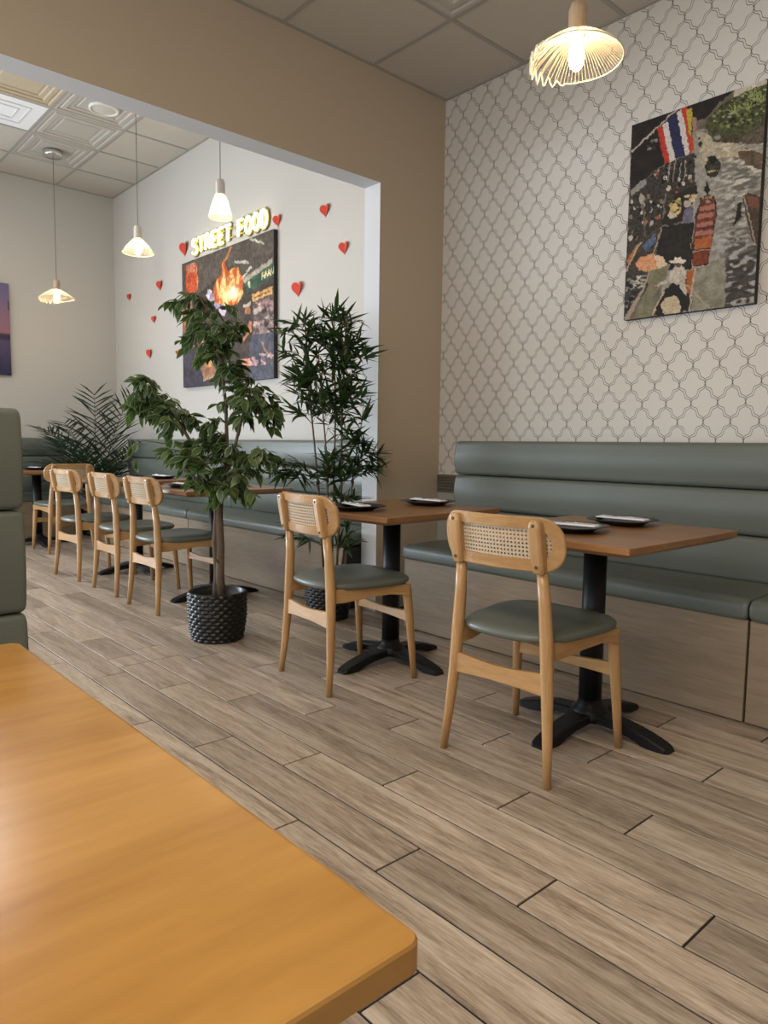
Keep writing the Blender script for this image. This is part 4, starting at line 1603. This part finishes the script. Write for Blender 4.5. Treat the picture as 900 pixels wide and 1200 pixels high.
# long boat with red benches
p.poly([(420, 590), (455, 565), (490, 585), (505, 670), (490, 760), (460, 915), (388, 925), (378, 820), (395, 680)], '#2b1d15')
p.poly([(424, 598), (455, 575), (484, 592), (497, 670), (482, 760), (476, 830), (390, 840), (388, 780), (404, 680)], '#7c3f22', '#4b2817', 4)
for k, y in enumerate((625, 662, 702, 745)):
    x0, x1 = 418 - k * 7, 487 - k * 1
    p.poly([(x0, y + 4), (x1, y - 4), (x1, y + 18), (x0, y + 26)], '#a46a60')
p.poly([(398, 790), (478, 765), (474, 826), (392, 838)], '#98502a', '#b3683a', 4)
p.poly([(390, 850), (470, 835), (458, 905), (388, 915)], '#8a4023', '#5d2c18', 4)
p.line((388, 845), (476, 838), 5, '#a5958a'); p.line((505, 670), (462, 915), 5, '#94867c'); p.line((395, 680), (380, 830), 4, '#94867c'); p.line((388, 922), (462, 914), 5, '#b3a597')
p.specks([(425, 575), (485, 575), (490, 610), (430, 620)], ['#8f8a86', '#2a2522', '#b07f4a'], 14, 5, 9)
p.poly([(435, 555), (455, 510), (468, 550), (460, 570)], '#1b1714')
# boat in the channel
p.ell(480, 440, 37, 52, '#2f2a24'); p.ell(480, 430, 28, 30, '#4f483d', 1, '#1c1916', 2); p.ell(482, 405, 20, 18, '#1a1714'); p.line((455, 462), (505, 458), 6, '#b5a16b')
p.ell(417, 330, 9, 12, '#2f2a24'); p.ell(412, 300, 8, 9, '#453f36'); p.ell(440, 270, 10, 8, '#6b6255')
p.ell(500, 300, 14, 12, '#8a8278')
# right boat and paddler
p.poly([(622, 590), (650, 570), (710, 600), (700, 830), (670, 800), (640, 680)], '#3b2c22', '#59473a', 4)
p.poly([(640, 590), (700, 600), (698, 650), (650, 640)], '#74473a')
p.line((628, 590), (690, 820), 5, '#9b8d7f')
p.poly([(600, 625), (622, 615), (618, 690), (580, 735)], '#1c1815')
# bottom left boats
p.poly([(60, 830), (235, 720), (200, 860), (90, 1000), (50, 1010)], '#2c2520', '#54493c', 3)
p.poly([(135, 810), (200, 750), (205, 790), (160, 840)], '#3c4a66', '#6b7890', 2.5)
p.poly([(60, 870), (120, 790), (115, 830), (65, 900)], '#a4583a', '#b99652', 3)
p.line((232, 725), (190, 860), 7, '#a58f80'); p.line((130, 790), (55, 930), 6, '#b5a28c')
p.poly([(45, 950), (170, 930), (165, 1020), (100, 1110), (45, 1160)], '#2a2623', '#4b4640', 3)
p.specks([(50, 960), (160, 950), (150, 1010), (55, 1030)], ['#c9c1b4', '#a79f92', '#877f73', '#1d1a18'], 46, 7, 15, 0.6)
p.specks([(48, 1040), (120, 1030), (90, 1120), (48, 1160)], ['#15120f', '#3b3b3c', '#7c776f'], 26, 6, 14)
p.poly([(70, 1180), (160, 1000), (180, 930), (172, 930), (150, 1000), (45, 1165)], '#a3917c')
p.poly([(180, 930), (280, 900), (260, 960), (200, 1050), (180, 1165), (90, 1175), (165, 1010)], '#6f6a52', '#8a846a', 8)
# parasol
p.poly([(105, 895), (135, 862), (190, 848), (235, 862), (260, 905), (215, 925), (160, 935), (120, 925)], '#cf8b5c', '#d9a57c', 6)
p.poly([(190, 848), (235, 862), (260, 905), (215, 925)], '#d8bd9c'); p.line((190, 848), (165, 932), 3, '#b3713f'); p.line((190, 848), (215, 925), 3, '#b3713f')
# near boat, rower in pale shirt and straw hat
p.poly([(190, 1150), (240, 1040), (300, 980), (400, 930), (380, 1130), (260, 1160)], '#211c18')
p.poly([(355, 940), (392, 935), (380, 1050), (360, 1050)], '#a35a2a'); p.line((398, 930), (372, 1130), 9, '#b9a58d'); p.line((245, 1040), (190, 1150), 8, '#b9a58d')
p.poly([(255, 1065), (300, 1060), (335, 1080), (330, 1140), (250, 1152), (230, 1110)], '#c9bb9c', '#b3a080', 5)
p.poly([(262, 970), (290, 925), (330, 905), (356, 935), (352, 1000), (362, 1045), (350, 1070), (325, 1010), (270, 990), (205, 1020), (195, 1010)], '#cfc6b8', '#a89d8e', 4)
p.poly([(255, 1020), (320, 1000), (350, 1060), (360, 1125), (340, 1130), (310, 1060), (262, 1040)], '#1d1a18')
p.ell(313, 905, 17, 16, '#6b4a37'); p.ell(314, 890, 38, 10, '#d8ccb9'); p.poly([(296, 888), (300, 868), (328, 868), (334, 888)], '#e0d5c2')
p.ell(205, 1018, 12, 9, '#8a6249')
p.line((330, 980), (465, 1118), 7, '#a89680')
p.grain(0.22, 2)
canvas('canvas_print', 'canvas photo print of a river market with boats, on the trellis wallpaper', 'picture', p, 0.655, 0.982, 0.036, (XW - 0.001, 1.713, 2.224), -PI / 2, 0.9)

# wok fire print
p = Painter(200, 148, [(72, 408), (622, 212), (622, 1096), (70, 1180)], 9)
p.poly(big, '#3a302b', '#4d413a', 8)
p.poly([(60, 420), (620, 200), (620, 330), (450, 560), (380, 420), (160, 600), (60, 600)], '#4d443c', '#5d534a', 8)
for a, c, w in (((490, 268), (560, 292), 14), ((400, 400), (470, 402), 16), ((440, 490), (490, 432), 12)):
    p.line(a, c, w, '#b9b2a6')
p.poly([(440, 500), (615, 380), (615, 410), (450, 530)], '#9d9284')
p.poly([(450, 530), (615, 410), (618, 490), (470, 590)], '#3f5a48', '#2f4637', 5)
p.ell(481, 538, 10, 22, '#b5c79a')
for k in range(5):
    p.line((550 + k * 17, 505 - k * 9), (560 + k * 16, 470 - k * 9), 6, '#d5c49a')
    p.line((556 + k * 16, 490 - k * 9), (566 + k * 15, 482 - k * 9), 6, '#d5c49a')
p.poly([(490, 600), (612, 545), (612, 595), (500, 640)], '#b98d55', '#cfa66c', 4)
p.line((510, 615), (600, 575), 8, '#7a4a2c')
p.poly([(500, 645), (618, 600), (622, 1000), (500, 1000)], '#463a38', '#6f6262', 2.5)
p.specks([(500, 650), (618, 610), (622, 820), (510, 840)], ['#8d7d78', '#b5a49c', '#2a2221', '#a37a76', '#584a48'], 90, 8, 20)
p.poly([(480, 840), (622, 820), (622, 1100), (480, 1120)], '#43454f', '#565763', 6)
p.specks([(490, 960), (620, 940), (622, 1010), (500, 1030)], ['#b58f92', '#c9a8a6', '#6f5a5e'], 30, 6, 14)
# hanging red lanterns at left
p.poly([(95, 420), (160, 395), (165, 580), (95, 590)], '#9d3a22', '#d2602f', 3)
for k in range(6):
    p.line((105, 415 + k * 10), (150, 400 + k * 10), 4, '#c9a28c')
p.line((163, 420), (170, 560), 5, '#d88b52')
p.poly([(75, 600), (130, 590), (140, 800), (75, 900)], '#8d4a38', '#b57f66', 2.2)
p.specks([(75, 750), (280, 820), (280, 960), (75, 900)], ['#c9b0a0', '#a7583c', '#d2703c', '#5d5a66', '#2a2422', '#c4a59c'], 110, 8, 20)
p.poly([(72, 940), (180, 960), (210, 1170), (72, 1180)], '#33303a', '#4a4450', 5)
p.poly([(165, 990), (240, 980), (290, 1080), (200, 1130)], '#7d5a48', '#a87a58', 4)
p.poly([(215, 990), (245, 985), (250, 1040), (225, 1045)], '#d69a62')
p.line((170, 1000), (290, 985), 5, '#b5a194'); p.line((200, 1130), (300, 1080), 5, '#b5a194')
p.poly([(230, 560), (330, 640), (330, 720), (230, 640)], '#7a6a86', '#b9a6bd', 4)
p.poly([(215, 600), (240, 562), (258, 575), (235, 625)], '#d7cfd6')
p.poly([(290, 720), (325, 660), (345, 675), (330, 725)], '#cbb5cf')
# flame
fl = [(270, 640), (265, 550), (290, 500), (322, 470), (318, 400), (330, 385), (345, 420), (352, 455), (385, 430), (415, 440), (440, 500), (445, 590), (410, 650), (350, 665)]
p.poly(fl, '#c8642a', '#e08a45', 5)
p.line((332, 405), (372, 312), 9, '#c07a48')
p.poly([(300, 610), (310, 540), (345, 490), (385, 470), (420, 520), (425, 590), (390, 640), (340, 640)], '#f0a557', '#ffcf8a', 5)
fn = p.streaks(5, 9)
p.put(p.mask(fl) & (fn > 0.58), '#a8481c', 0.75)
p.put(p.mask(fl) & (fn < 0.33), '#ffd089', 0.8)
p.ell(385, 585, 45, 48, '#fff0c8', 1.0, soft=True)
p.ell(350, 610, 35, 35, '#ffe0a0', 0.8, soft=True)
# cook
p.poly([(455, 720), (490, 700), (500, 800), (490, 880), (450, 880), (440, 800)], '#3a3230')
p.ell(470, 690, 18, 26, '#a86a48'); p.poly([(438, 660), (490, 640), (488, 668), (445, 672)], '#b5ab9c')
p.line((485, 760), (480, 820), 18, '#c07a52'); p.line((480, 820), (440, 875), 14, '#c07a52')
p.line((555, 885), (580, 945), 12, '#a87a62')
p.poly([(425, 990), (480, 980), (500, 1020), (450, 1040)], '#c96a58', '#e0a090', 4)
p.grain(0.35, 2)
p.grain(0.25, 6)
canvas('canvas_print', 'canvas photo print of a wok fire at night, below the lit sign', 'picture', p, 1.703, 1.255, 0.04, (XW - 0.001, 6.208, 2.258), -PI / 2, 1.1)

# dusk print at the far left
p = Painter(60, 44, [(0, 0), (800, 0), (800, 1200), (0, 1200)], 2)
for k in range(40):
    t = k / 39
    c0, c1_ = (np.array([0.42, 0.40, 0.55]), np.array([0.62, 0.42, 0.45])) if t < 0.6 else (np.array([0.36, 0.30, 0.42]), np.array([0.20, 0.20, 0.30]))
    cc = c0 + (c1_ - c0) * (t / 0.6 if t < 0.6 else (t - 0.6) / 0.4)
    p.poly([(0, 1200 * k / 40 - 1), (801, 1200 * k / 40 - 1), (801, 1200 * (k + 1) / 40 + 1), (0, 1200 * (k + 1) / 40 + 1)], tuple(cc))
p.poly([(0, 640), (200, 600), (420, 640), (620, 615), (801, 660), (801, 740), (0, 740)], '#3a3448')
canvas('canvas_print', 'canvas print of a purple dusk sky on the back wall, left edge', 'picture', p, 1.45, 1.005, 0.035, (2.352 - 0.725, YF - 0.001, 2.288), 0, 1.0)
